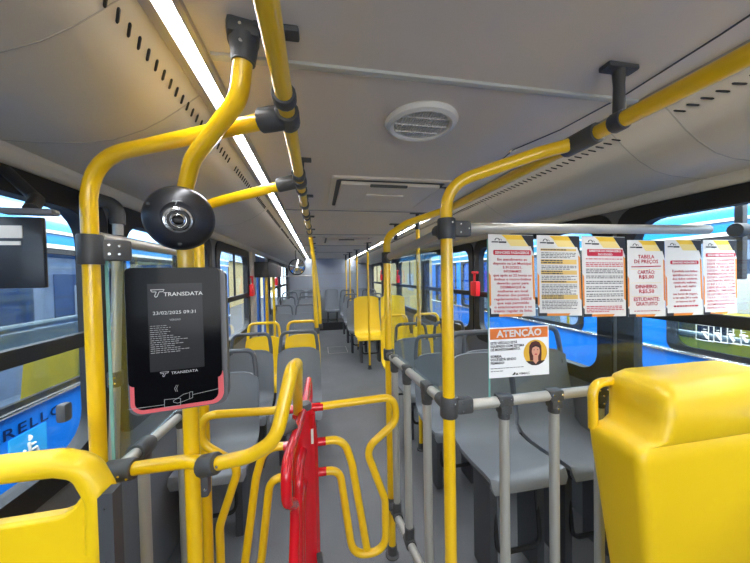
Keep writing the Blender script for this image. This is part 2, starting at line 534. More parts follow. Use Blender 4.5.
def foot(mb, x, y, z=0.0):
    mb.lathe([(0.038, z), (0.038, z+0.008), (0.027, z+0.014), (0.026, z+0.06), (0.022, z+0.064)], Matrix.Translation((x, y, 0)), 16)

# left front pole bending over to the left overhead rail
PL = (-1.021, 0.997); PC = (-0.755, 0.946); PN = (0.051, 0.965); PF = (-0.012, 1.595)
root = thing('grab_pole', 'yellow pole rising behind the lower left yellow seat, bent over to the overhead rail', 'pole', (PL[0], PL[1], 0))
mb = MB(); tube_pts = fillet([(PL[0], PL[1], 0), (PL[0], PL[1], 1.905), (-0.50, 0.80, 1.955), (LX, 0.775, LZ)], [0, 0.15, 0.05, 0], 10)
mb.tube(tube_pts, TR, 16); part(mb, 'tube', YEL, root)
mb = MB(); d = Vector((LX, 0.775, LZ)) - Vector((-0.50, 0.80, 1.955))
sleeve(mb, (-0.475, 0.79, 1.956), (1, -0.35, 0.05), TR+0.009, 0.09); sleeve(mb, (LX, 0.775, LZ), (0, 1, 0), TR+0.008, 0.06)
part(mb, 'joint', BLK, root)
mb = MB()   # clamp toward the silver pole
sleeve(mb, (PL[0], PL[1], 1.648), (0, 0, 1), TR+0.010, 0.085)
mb.box((PL[0]+0.045, PL[1]+0.03, 1.648), (0.075, 0.028, 0.062), rz=0.6, bev=0.008)
cl = part(mb, 'clamp', BLK, root)
mb = MB(); screws(mb, (PL[0]+0.052, PL[1]+0.012, 1.648), (0.5, -0.8, 0), (0.8, 0.5, 0), (0, 0, 1), [(-0.012, 0.014), (0.012, 0.012), (-0.012, -0.012), (0.012, -0.012)])
part(mb, 'screws', CHR, cl)
mb = MB(); foot(mb, *PL); part(mb, 'foot', BLK, root)

# centre pole carrying the ticket machine
root = thing('grab_pole', 'yellow floor pole carrying the ticket machine, its top bent up to the ceiling', 'pole', (PC[0], PC[1], 0))
cm = at(243, 27, Z=CEZ)
mb = MB()
mb.tube(fillet([(PC[0], PC[1], 0), (PC[0], PC[1], 1.80), (-0.700, 0.87, 1.875), (cm.x-0.018, cm.y+0.03, 1.965), (cm.x, cm.y, 2.045)], [0, 0.10, 0.15, 0.07, 0], 8), TR, 16)
part(mb, 'tube', YEL, root)
mb = MB()
mb.box((cm.x, cm.y, CEZ-0.015), (0.066, 0.055, 0.034), rz=0.2, bev=0.010)
mb.tube([(cm.x, cm.y, CEZ-0.024), (cm.x, cm.y+0.002, CEZ-0.050), (cm.x-0.002, cm.y+0.004, CEZ-0.074)], [0.031, 0.028, 0.0245], 14)
cb = part(mb, 'ceiling_mount', BLK, root)
mb = MB(); screws(mb, (cm.x, cm.y-0.029, CEZ-0.016), (0, -1, -0.1), (1, 0, 0), (0, 0, 1), [(0, 0), (0, -0.034)]); part(mb, 'screws', CHR, cb)
mb = MB(); foot(mb, *PC); part(mb, 'foot', BLK, root)

# pole behind, joined by an arm to the overhead rail
P2 = (-0.873, 1.38)
root = thing('grab_pole', 'yellow pole mostly hidden behind the ticket machine, with a sloping arm to the overhead rail', 'pole', (P2[0], P2[1], 0))
mb = MB(); mb.tube(fillet([(P2[0], P2[1], 0), (P2[0], P2[1], 1.86), (LX-0.02, 1.29, LZ-0.004)], [0, 0.10, 0], 8), TR, 16); part(mb, 'tube', YEL, root)
mb = MB(); sleeve(mb, (LX-0.055, 1.295, LZ-0.010), (1, -0.2, 0.2), TR+0.008, 0.075); sleeve(mb, (LX, 1.288, LZ), (0, 1, 0), TR+0.008, 0.055); part(mb, 'joint', BLK, root)
mb = MB(); foot(mb, *P2); part(mb, 'foot', BLK, root)

# near right pole and far right pole, both bending up to the right rail
root = thing('grab_pole', 'thick yellow floor pole in front right of the aisle, left of the posters', 'pole', (PN[0], PN[1], 0))
mb = MB(); mb.tube(fillet([(PN[0], PN[1], 0), (PN[0], PN[1], 1.862), (0.33, 0.86, 1.945), (RX, 0.80, RZ)], [0, 0.12, 0.08, 0], 12), TR, 16); part(mb, 'tube', YEL, root)
def corner_clamp(root, p, z, dx, dy):
    mb = MB()
    sleeve(mb, (p[0], p[1], z), (0, 0, 1), TR+0.010, 0.070)
    mb.box((p[0]+0.055*dx, p[1], z), (0.062, 0.036, 0.055), bev=0.010)
    mb.tube([(p[0], p[1]+0.02*dy, z), (p[0], p[1]+0.075*dy, z)], 0.024, 12)
    c = part(mb, 'corner_clamp', BLK, root)
    mb = MB(); screws(mb, (p[0]+0.06*dx, p[1]-0.018, z), (0, -1, 0), (1, 0, 0), (0, 0, 1), [(-0.016, 0.014), (-0.016, -0.014), (0.014, 0.0)])
    screws(mb, (p[0]+0.004, p[1]-TR-0.010, z), (0, -1, 0), (1, 0, 0), (0, 0, 1), [(0.004, 0.018)])
    part(mb, 'screws', CHR, c)
corner_clamp(root, PN, 1.713, 1, 1); corner_clamp(root, PN, 1.100, 1, 1)
mb = MB(); foot(mb, *PN); part(mb, 'foot', BLK, root)
root = thing('grab_pole', 'slimmer looking yellow pole at the far end of the right glass barrier, beside the aisle', 'pole', (PF[0], PF[1], 0))
mb = MB(); mb.tube(fillet([(PF[0], PF[1], 0), (PF[0], PF[1], 1.765), (0.12, 1.64, 1.85), (RX, 1.715, RZ)], [0, 0.09, 0.15, 0], 10), TR, 16); part(mb, 'tube', YEL, root)
for z in (1.652, 1.125, 0.30): mb = MB(); sleeve(mb, (PF[0], PF[1], z), (0, 0, 1), TR+0.008, 0.06); mb.tube([(PF[0], PF[1]-0.02, z), (PF[0], PF[1]-0.07, z)], 0.022, 12); part(mb, 'clamp', BLK, root)
mb = MB(); foot(mb, *PF); part(mb, 'foot', BLK, root)

# further aisle poles on the right
for i, (x, y, lab) in enumerate(((0.485, 2.52, 'thin yellow pole seen through the glass barrier, above the grey seats'),
                              (0.435, 4.90, 'thin yellow pole standing in front of the tall yellow aisle seat'),
                              (0.43, 6.27, 'thin yellow pole beside the aisle, just behind the tall yellow seat'),
                              (0.355, 6.98, 'thin yellow pole by the aisle, last but one before the rear bench'),
                              (0.335, 7.70, 'thin yellow pole by the aisle, the farthest before the rear bench'))):
    root = thing('grab_pole', lab, 'pole', (x, y, 0), 'aisle poles on the driver side')
    mb = MB(); mb.tube([(x, y, 0), (x, y, CEZ-0.10)], TR*0.85, 12); part(mb, 'tube', YEL, root)
    mb = MB(); mb.box((x, y, CEZ-0.007), (0.13, 0.04, 0.014), bev=0.005); mb.tube([(x, y, CEZ-0.01), (x, y, CEZ-0.15)], [0.016, 0.024], 10); part(mb, 'ceiling_bracket', BLK, root)
    mb = MB(); foot(mb, x, y); part(mb, 'foot', BLK, root)
x, y = 0.44, 3.1
root = thing('ceiling_bracket', 'dark T shaped ceiling bracket between the two bent yellow tubes', 'bracket', (x, y, CEZ))
mb = MB(); mb.box((x, y, CEZ-0.007), (0.13, 0.04, 0.014), bev=0.005); mb.tube([(x, y, CEZ-0.01), (x, y, CEZ-0.17)], [0.016, 0.02], 10); part(mb, 'stem', BLK, root)

# aisle poles on the left, from the seats to the overhead rail
for (y, xb, zb, lab) in ((3.02, -0.405, 1.00, 'nearer of two yellow uprights rising from the left aisle seats to the overhead rail'),
                        (3.70, -0.365, 0.93, 'farther of two yellow uprights rising from the left aisle seats to the overhead rail')):
    root = thing('seat_grab_pole', lab, 'handrail', (xb, y, zb))
    mb = MB(); mb.tube(fillet([(xb, y, zb), (xb-0.01, y, 1.3), (LX+0.03, y, 1.72), (LX, y, LZ)], 0.3), TR*0.95, 12); part(mb, 'tube', YEL, root)
    mb = MB(); sleeve(mb, (xb, y, zb+0.02), (0, 0, 1), TR+0.007, 0.06); part(mb, 'joint', BLK, root)

# silver wall pole by the front left pillar
sp = at(118, 230, Y=1.30); sq = at(114, 455, Y=1.27)
SX, SY = sp.x, 1.30
root = thing('silver_grab_pole', 'silver upright with a black elbow top beside the left yellow pole', 'handrail', (sq.x, SY, sq.z))
mb = MB(); mb.tube([sq - (sp-sq).normalized()*0.12, sp, Vector((SX, SY, 1.80))], 0.0165, 14); part(mb, 'tube', SIL, root)
mb = MB(); mb.tube(fillet([(SX, SY, 1.77), (SX, SY, 1.845), (SX-0.10, SY-0.01, 1.868)], 0.05), [0.024]*2+[0.023]*7+[0.03], 12)
part(mb, 'elbow', BLK, root)
for z_ in (1.19, 1.70):
    t_ = (z_-sq.z)/(sp.z-sq.z); c_ = sq + (sp-sq)*t_
    mb = MB(); sleeve(mb, c_, (0, 0, 1), 0.024, 0.055); c = part(mb, 'clamp', BLK, root)
    mb = MB(); screws(mb, c_ + Vector((0.004, -0.024, 0)), (0.2, -1, 0), (1, 0, 0), (0, 0, 1), [(-0.008, 0.01), (0.008, 0.01), (-0.008, -0.01), (0.008, -0.01)]); part(mb, 'screws', CHR, c)

# ================================================================== GLASS BARRIERS
def tpost(root, x, y, z0, z1, dirv, r=0.0175):
    mb = MB(); mb.tube([(x, y, z0), (x, y, z1)], r, 14); p = part(mb, 'post', POSTG, root)
    mb = MB()
    d = Vector(dirv)
    sleeve(mb, (x, y, z1-0.048), (0, 0, 1), r+0.004, 0.035)
    mb.box((x, y, z1), (0.060*abs(d.x)+0.04*abs(d.y), 0.060*abs(d.y)+0.04*abs(d.x), 0.042), bev=0.010)
    mb.box((x, y, z1-0.03), (0.044*abs(d.x)+0.040*abs(d.y), 0.044*abs(d.y)+0.040*abs(d.x), 0.035), bev=0.008)
    c = part(mb, 'tee_clamp', BLK, p)
    if abs(d.x) > 0:
        mb = MB(); screws(mb, (x, y-0.0205, z1), (0, -1, 0), (1, 0, 0), (0, 0, 1), [(-0.018, 0.006), (0.018, 0.006), (0, -0.016), (0, -0.046)]); part(mb, 'screws', CHR, p)

YG = 0.97
root = thing('glass_barrier', 'glass barrier across the right half with the row of posters, between silver rails', 'barrier', (0.64, YG, 0))
mb = MB(); mb.tube([(PN[0]+0.07, YG, 1.717), (HW-0.02, YG, 1.722)], 0.0185, 16); part(mb, 'top_rail', SIL, root)
mb = MB(); mb.tube([(PN[0]+0.07, YG, 1.095), (HW-0.02, YG, 1.105)], 0.0185, 16); part(mb, 'lower_rail', SIL, root)
for u in (504, 554, 599):
    p = at(u, 420, Y=YG); tpost(root, p.x, YG, 0.0, 1.10, (1, 0, 0))
mb = MB()
gx = at(487.5, 300, Y=YG+0.012).x
mb.box(((gx+HW-0.06)/2, YG+0.006, 1.395), (HW-0.06-gx, 0.006, 0.575)); gp = part(mb, 'glass_pane', GLS, root, smooth=False)
mb = MB(); mb.box((gx, YG+0.006, 1.395), (0.003, 0.008, 0.575)); part(mb, 'pane_edge', GEDGE, gp, smooth=False)
mb = MB(); wc = at(741, 229, Y=YG); sleeve(mb, (wc.x-0.01, YG, 1.722), (1, 0, 0), 0.030, 0.05); mb.box((wc.x+0.035, YG+0.02, 1.68), (0.03, 0.03, 0.34), bev=0.006); part(mb, 'wall_clamp', BLK, root)

root = thing('glass_barrier', 'glass barrier along the right edge of the aisle, between the two right yellow poles', 'barrier', (0.035, 1.29, 0))
mb = MB(); mb.tube([(PN[0], PN[1]+0.06, 1.705), (PF[0], PF[1]-0.06, 1.655)], 0.0185, 14); part(mb, 'top_rail', SIL, root)
mb = MB(); mb.tube([(PN[0], PN[1]+0.06, 1.10), (PF[0], PF[1]-0.06, 1.125)], 0.0185, 14); part(mb, 'lower_rail', SIL, root)
mb = MB(); mb.tube([(PN[0]-0.005, PN[1]+0.05, 0.30), (PF[0], PF[1]-0.06, 0.30)], 0.0185, 14); part(mb, 'kick_rail', SIL, root)
for y in (1.135, 1.34, 1.505):
    t_ = (y-PN[1])/(PF[1]-PN[1]); tpost(root, PN[0]+(PF[0]-PN[0])*t_, y, 0.30, 1.10+0.025*t_, (0, 1, 0))
for y in (1.135, 1.34, 1.505): mb = MB(); t_ = (y-PN[1])/(PF[1]-PN[1]); sleeve(mb, (PN[0]+(PF[0]-PN[0])*t_, y, 0.30), (0, 1, 0), 0.026, 0.06); mb.tube([(PN[0]+(PF[0]-PN[0])*t_, y, 0.30), (PN[0]+(PF[0]-PN[0])*t_, y, 0.37)], 0.024, 12); part(mb, 'kick_clamp', BLK, root)
mb = MB(); mb.sheet([[Vector((0.050, 1.02, 1.12)), Vector((-0.007, 1.55, 1.14))], [Vector((0.050, 1.02, 1.685)), Vector((-0.007, 1.55, 1.64))]], lambda i, j: [[Vector((0.056, 1.02, 1.12)), Vector((-0.001, 1.55, 1.14))], [Vector((0.056, 1.02, 1.685)), Vector((-0.001, 1.55, 1.64))]][i][j])
part(mb, 'glass_pane', GLS, root, smooth=False)

root = thing('glass_barrier', 'glass barrier behind the ticket machine with silver top and lower rails', 'barrier', (-1.02, 1.28, 0))
BX = -1.021
mb = MB(); mb.tube([(BX, 1.03, 1.685), (BX, 1.58, 1.685)], 0.0185, 14); part(mb, 'top_rail', SIL, root)
mb = MB(); mb.tube([(BX, 1.03, 0.965), (BX, 1.58, 0.925)], 0.0185, 14); part(mb, 'lower_rail', SIL, root)
for y in (1.215, 1.52): tpost(root, BX, y, 0.0, 0.94, (0, 1, 0), 0.0185)
mb = MB(); mb.box((BX, 1.32, 1.32), (0.006, 0.52, 0.70)); gp = part(mb, 'glass_pane', GLS, root, smooth=False)
mb = MB(); mb.box((BX, 1.06, 1.32), (0.008, 0.004, 0.70)); part(mb, 'pane_edge', GEDGE, gp, smooth=False)
mb = MB(); sleeve(mb, (BX, 1.025, 0.965), (0, 1, 0), 0.028, 0.07); k0 = at(107, 472, Y=0.99); k1 = at(135, 468.5, Y=0.98); sleeve(mb, (k0+k1)/2, k1-k0, 0.030, (k1-k0).length); c = part(mb, 'corner_clamp', BLK, root)
mb = MB(); sleeve(mb, (BX, 1.215, 0.951), (0, 1, -0.07), 0.030, 0.085); part(mb, 'rail_sleeve', BLK, root)
mb = MB(); screws(mb, (k0+k1)/2 + Vector((0.01, -0.030, 0)), (0, -1, 0), (1, 0, 0), (0, 0, 1), [(0, 0), (-0.035, 0.012), (0.02, -0.01)]); part(mb, 'screws', CHR, c)

# guard rail from the left pole past the ticket machine pole, rising in a loop
g = lambda u, v, Y: at(u, v, Y=Y)
root = thing('guard_rail', 'yellow guard rail from the left pole, rising into a narrow loop before the red turnstile', 'handrail', (-0.7, 0.93, 1.0))
mb = MB()
a0 = g(134, 468.5, 0.98); a1 = g(188, 461, 0.925); a2 = g(214, 464, 0.90); a3 = g(250, 456, 0.86); a4 = g(276, 440, 0.83); a5 = g(292, 368, 0.87); a6 = g(296.5, 364, 0.95); a7 = g(298, 413, 1.29)
mb.tube(fillet([a0, a1, a2, a3, a4, a5, a6, a7], [0, 0.1, 0.1, 0.15, 0.09, 0.03, 0.03, 0], 8), TR*0.93, 16); part(mb, 'tube', YEL, root)
mb = MB(); sleeve(mb, a2-Vector((0.012, 0, 0)), (a3-a2), TR+0.009, 0.052); mb.box(a2+Vector((-0.022, 0.0, -0.045)), (0.02, 0.03, 0.075), bev=0.006)
c = part(mb, 'clamp', BLK, root)
mb = MB(); screws(mb, a2+Vector((0.004, -0.03, 0)), (0, -1, 0), (1, 0, 0), (0, 0, 1), [(0.012, 0.008), (-0.018, -0.05)]); part(mb, 'screws', CHR, c)
mb = MB(); q = g(289, 427, 1.08); sleeve(mb, q, (1, 0.4, 0.35), 0.018, 0.05); part(mb, 'stop', BLK, root)

# ================================================================== TURNSTILE
TX, TY = -0.455, 1.30
root = thing('turnstile', 'turnstile with red centre post and yellow bent tube arms blocking the aisle', 'turnstile', (TX, TY, 0))
mb = MB()
mb.lathe([(0.0, 0), (0.08, 0), (0.08, 0.012), (0.056, 0.03), (0.056, 0.86), (0.048, 0.94), (0.040, 1.0), (0, 1.0)], Matrix.Translation((TX, TY, 0)), 24)
for k in range(4):
    a = PI/4 + k*PI/2
    mb.tube([(TX+0.045*math.cos(a), TY+0.045*math.sin(a), 0.03), (TX+0.045*math.cos(a), TY+0.045*math.sin(a), 0.99)], 0.014, 8)
part(mb, 'post', RED, root)
mb = MB(); mb.lathe([(0.036, 0.998), (0.036, 1.012), (0.028, 1.022), (0, 1.024)], Matrix.Translation((TX, TY, 0)), 20); part(mb, 'cap', BLK, root)
mb = MB(); mb.tube([(TX+0.05, TY-0.04, 0.40), (TX+0.055, TY-0.075, 0.37)], 0.012, 8); part(mb, 'lever', BLK, root)
def arm_paths():
    # local: r outward from the post, z height
    outer = [(0.04, 1.0), (0.395, 1.012), (0.405, 0.90), (0.262, 0.79), (0.345, 0.55), (0.345, 0.318), (0.195, 0.318), (0.145, 0.716), (0.04, 0.716)]
    mid = [(0.04, 0.848), (0.165, 0.850), (0.200, 0.73), (0.258, 0.34)]
    return outer, mid
for k, (dx, dy) in enumerate(((1, 0), (-1, 0), (-0.085, -1), (0.03, 0.92))):
    outer, mid = arm_paths()
    sideways = dy == 0
    W_ = lambda p: Vector((TX + dx*p[0], TY + dy*p[0], p[1]))
    m_ = YEL if sideways else RED
    rr = [0, 0.085, 0.075, 0.075, 0.12, 0.085, 0.085, 0.075, 0]
    mb = MB()
    mb.tube(fillet([W_(p) for p in outer], rr, 6), 0.0165, 12)
    mb.tube(fillet([W_(p) for p in mid], [0, 0.09, 0.2, 0], 8), 0.0165, 12)
    arm = part(mb, 'arm', m_, root)
    if sideways:
        arm['label'] = 'yellow arm of nested bent tubes'
        for z in (1.0, 0.848, 0.716):
            mb = MB(); mb.tube([(TX+dx*0.03, TY, z), (TX+dx*(0.088 if z < 1 else 0.08), TY, z)], 0.0175, 12)
            part(mb, 'sleeve', RED, arm)
    else:
        arm['label'] = 'red arm of nested bent tubes pointing along the aisle'
mb = MB(); mb.box((TX+0.033, TY-0.046, 0.90), (0.010, 0.012, 0.06), bev=0.002); part(mb, 'sticker', WHITE, root)

# ================================================================== TICKET MACHINE
WHT = mat('screen_white', (0.50, 0.50, 0.48), 0.4, emit=0.15)
DIM = mat('screen_dim', (0.35, 0.35, 0.34), 0.4, emit=0.05)
SCR = mat('screen_dark', (0.026, 0.026, 0.028), 0.15, spec=0.10, emit=0.15)
VFACE = mat('black_gloss_face', (0.004, 0.004, 0.005), 0.10, spec=0.10)
GREYB = mat('device_grey', (0.10, 0.10, 0.105), 0.4)
PINK = mat('pink_red_band', (0.75, 0.11, 0.12), 0.4)
ROTV = math.radians(-10 + 180)      # machine's back axis
mc = at(175, 340, Y=0.80)           # centre of the machine face
root = thing('ticket_machine', 'black ticket reader with a screen and a red edge, clamped on the yellow pole', 'ticket machine', tuple(mc))
# local frame: x right, y up, z toward viewer
ax = Vector((math.cos(math.radians(10)), math.sin(math.radians(10)), 0))
az = Vector((ax.y, -ax.x, 0)); ay = Vector((0, 0, 1))
VM = Matrix((( ax.x, ay.x, az.x, mc.x), (ax.y, ay.y, az.y, mc.y), (ax.z, ay.z, az.z, mc.z), (0, 0, 0, 1)))
# size from the sight lines to the four sides
def loc_uv(u, v):
    d = R3 @ Vector(((u - 375) / FPX, -(v - 281.5) / FPX, -1)); o = Vector((CX, CY, CZ))
    t = (mc - o).dot(az) / d.dot(az); p = o + d*t - mc
    return p.dot(ax), p.dot(ay)
xl, yt = loc_uv(125, 268); xr, _ = loc_uv(222, 330); _, yb = loc_uv(174, 411)
def vprism(mb, poly, z0, z1):
    mb.M = VM; mb.prism([(p[0], p[1], z0) for p in poly], (0, 0, z1-z0)); mb.M = Matrix.Identity(4)
H = yt-yb; Wd = xr-xl
mb = MB(); vprism(mb, rrect(xl-0.004, xr+0.010, yb, yt-0.002, 0.022), -0.055, -0.004); vprism(mb, rrect(xl+0.02, xr-0.02, yb+0.06, yt-0.05, 0.01), -0.075, -0.05); body = part(mb, 'housing', GREYB, root)
ysp = yb + H*0.205
mb = MB(); vprism(mb, rrect(xl, xr-0.002, ysp, yt, 0.012), -0.03, 0.006); part(mb, 'screen_housing', VFACE, root)
mb = MB(); o_ = rrect(xl+0.001, xr, yb+0.004, ysp+0.03, 0.026); vprism(mb, o_, -0.004, 0.001); part(mb, 'red_edge', PINK, root)
mb = MB(); vprism(mb, rrect(xl+0.010, xr-0.012, yb+0.014, ysp+0.028, 0.018), -0.004, 0.0035); part(mb, 'card_reader_plate', VFACE, root)
sx0, sy1 = loc_uv(148, 284); sx1, _ = loc_uv(203, 300); _, sy0 = loc_uv(175, 369)
mb = MB(); vprism(mb, rrect(sx0, sx1, sy0, sy1, 0.001), 0.005, 0.0068); sc_ = part(mb, 'display', SCR, root)
# writing on the display
def ln(mb, a, b, w=0.0008, z=0.0075):
    a = Vector((a[0], a[1], z)); b = Vector((b[0], b[1], z)); mb.tube([VM @ a, VM @ b], w, 4)
def vt(mb, s, u, v, px, align='LEFT', bold=0.0, z=0.0076, sxx=1.0):
    x, y = loc_uv(u, v); k = Wd/98.0
    text_bm(mb, s, px*k, VM @ Matrix.Translation((x, y, z)), align, bold, sx=sxx)
def logo(mb, u, v, sc, z=0.0076):
    pts = [(-1.0, 0.55), (1.15, 0.55), (0.95, 0.15), (0.35, 0.15), (0.0, -0.75), (-0.25, -0.85), (-0.4, -0.6), (-0.1, 0.15), (-0.8, 0.15)]
    x, y = loc_uv(u, v)
    for i in range(len(pts)):
        a, b = pts[i], pts[(i+1) % len(pts)]
        ln(mb, (x+a[0]*sc, y+a[1]*sc), (x+b[0]*sc, y+b[1]*sc), sc*0.06, z)
mb = MB(); vt(mb, 'TRANSDATA', 164.5, 296, 6.4, bold=0.008, sxx=1.10); logo(mb, 158, 292.5, 0.0125); vt(mb, '23/02/2025 09:31', 176, 313.5, 5.6, 'CENTER', 0.0, sxx=1.15)
vt(mb, 'TRANSDATA', 172, 373.5, 4.4, z=0.0066, sxx=1.1); logo(mb, 165, 373, 0.008, 0.0066)
part(mb, 'lettering', WHT, sc_)
mb = MB()
x0_, y0_ = loc_uv(151, 326)
k = Wd/98.0
vt(mb, 'VERSAO', 176, 320, 3.2, 'CENTER')
for i in range(14):
    yy = y0_ - i*2.45*k
    x = x0_; L_ = (20+ (i*7) % 17) if i > 5 else (14 + (i*5) % 9)
    while x < x0_ + L_*k:
        w = random.uniform(1.5, 4.5)*k
        ln(mb, (x, yy), (x+w, yy), 0.0007, 0.0072); x += w + 0.9*k
part(mb, 'small_print', DIM, sc_)
mb = MB()   # card, hand and wave pictogram
def pl(pts, w=0.0005):
    q = [loc_uv(*p) for p in pts]
    for a, b in zip(q, q[1:]): ln(mb, a, b, w, 0.0042)
pl([(128, 409), (165, 404)]); pl([(165, 399), (165, 406.5), (181, 404.5), (181, 397.5), (165, 399)])
pl([(174, 400), (179, 397), (184, 393.5), (190, 392), (190, 398), (184, 400.5), (178, 402.5), (174, 401.5), (174, 400)]); pl([(190, 391.5), (193, 391), (193, 397), (190, 398.3)]); pl([(193, 394), (219, 388)])
pl([(176.5, 391), (175, 388), (177, 384.5)]); pl([(178, 391), (177, 388), (178.5, 384.5)])
part(mb, 'card_pictogram', DIM, root)
mb = MB(); mb.box((PC[0], PC[1]-0.02, mc.z+0.05), (0.065, 0.07, 0.10), bev=0.008); mb.box((PC[0], PC[1]-0.02, mc.z-0.10), (0.065, 0.07, 0.05), bev=0.008); mb.box((PC[0]+0.005, PC[1]-0.065, mc.z-0.02), (0.09, 0.05, 0.20), bev=0.008); part(mb, 'pole_clamp', BLK, root)

# round camera unit above it
dc = at(180, 218.5, Y=0.815)
root = thing('face_camera', 'round black camera unit with a chrome lens, above the ticket machine on the same pole', 'camera', tuple(dc))
to = (Vector((CX, CY, CZ)) - dc).normalized(); to = (to*0.6 + Vector((0.1, -1, 0.02))*0.4).normalized()
ro = to.to_track_quat('Z', 'Y').to_matrix().to_4x4()
DM = Matrix.Translation(dc) @ ro
mb = MB(); mb.lathe([(0, -0.05), (0.045, -0.05), (0.068, -0.035), (0.0765, -0.012), (0.077, 0.002), (0.070, 0.018), (0.052, 0.029), (0.036, 0.033), (0.030, 0.030), (0, 0.030)], DM, 48)
part(mb, 'housing', mat('matt_black', (0.014, 0.014, 0.016), 0.32), root)
mb = MB(); mb.lathe([(0.030, 0.030), (0.030, 0.036), (0.026, 0.037), (0.024, 0.032), (0.016, 0.030), (0.014, 0.034), (0.008, 0.036), (0, 0.0365)], DM @ Matrix.Translation((0, -0.006, 0)), 32); part(mb, 'lens', CHR, root)
mb = MB(); mb.lathe([(0.0235, 0.0335), (0.017, 0.0335)], DM @ Matrix.Translation((0, -0.006, 0)), 24); mb.lathe([(0.012, 0.0368), (0.009, 0.0375), (0, 0.038)], DM @ Matrix.Translation((0, -0.006, 0)), 20); part(mb, 'lens_glass', VFACE, root)
mb = MB()
for (x, y) in ((-0.058, 0.028), (0.052, 0.030), (0.0, -0.062)): mb.lathe([(0.004, 0.012), (0.004, 0.0265), (0, 0.0265)], DM @ Matrix.Translation((x, y, -0.002)), 10)
part(mb, 'sensors', VFACE, root)
mb = MB()
for a, b in (((-0.009, 0.038), (0.010, 0.038)), ((0.0, 0.038), (-0.004, 0.029)), ((-0.009, 0.036), (-0.001, 0.036))):
    mb.tube([DM @ Vector((*a, 0.0345)), DM @ Vector((*b, 0.0345))], 0.0011, 5)
part(mb, 'emblem', DIM, root)
mb = MB(); mb.box((PC[0], PC[1]-0.03, dc.z), (0.055, 0.09, 0.05), bev=0.008); part(mb, 'pole_clamp', BLK, root)

# ================================================================== POSTERS
PAPER = mat('paper_white', (0.70, 0.68, 0.64), 0.7, noise=0.02)
PYEL = mat('print_yellow', (0.80, 0.50, 0.03), 0.7)
PYEL2 = mat('print_pale_yellow', (0.80, 0.62, 0.22), 0.7)
PORA = mat('print_orange', (0.75, 0.25, 0.03), 0.7)
PBLK = mat('print_black', (0.015, 0.015, 0.018), 0.7)
PRED = mat('print_red', (0.50, 0.010, 0.035), 0.7)
PGRY = mat('print_grey', (0.05, 0.05, 0.055), 0.7)
PTAN = mat('print_tan', (0.70, 0.47, 0.14), 0.7)

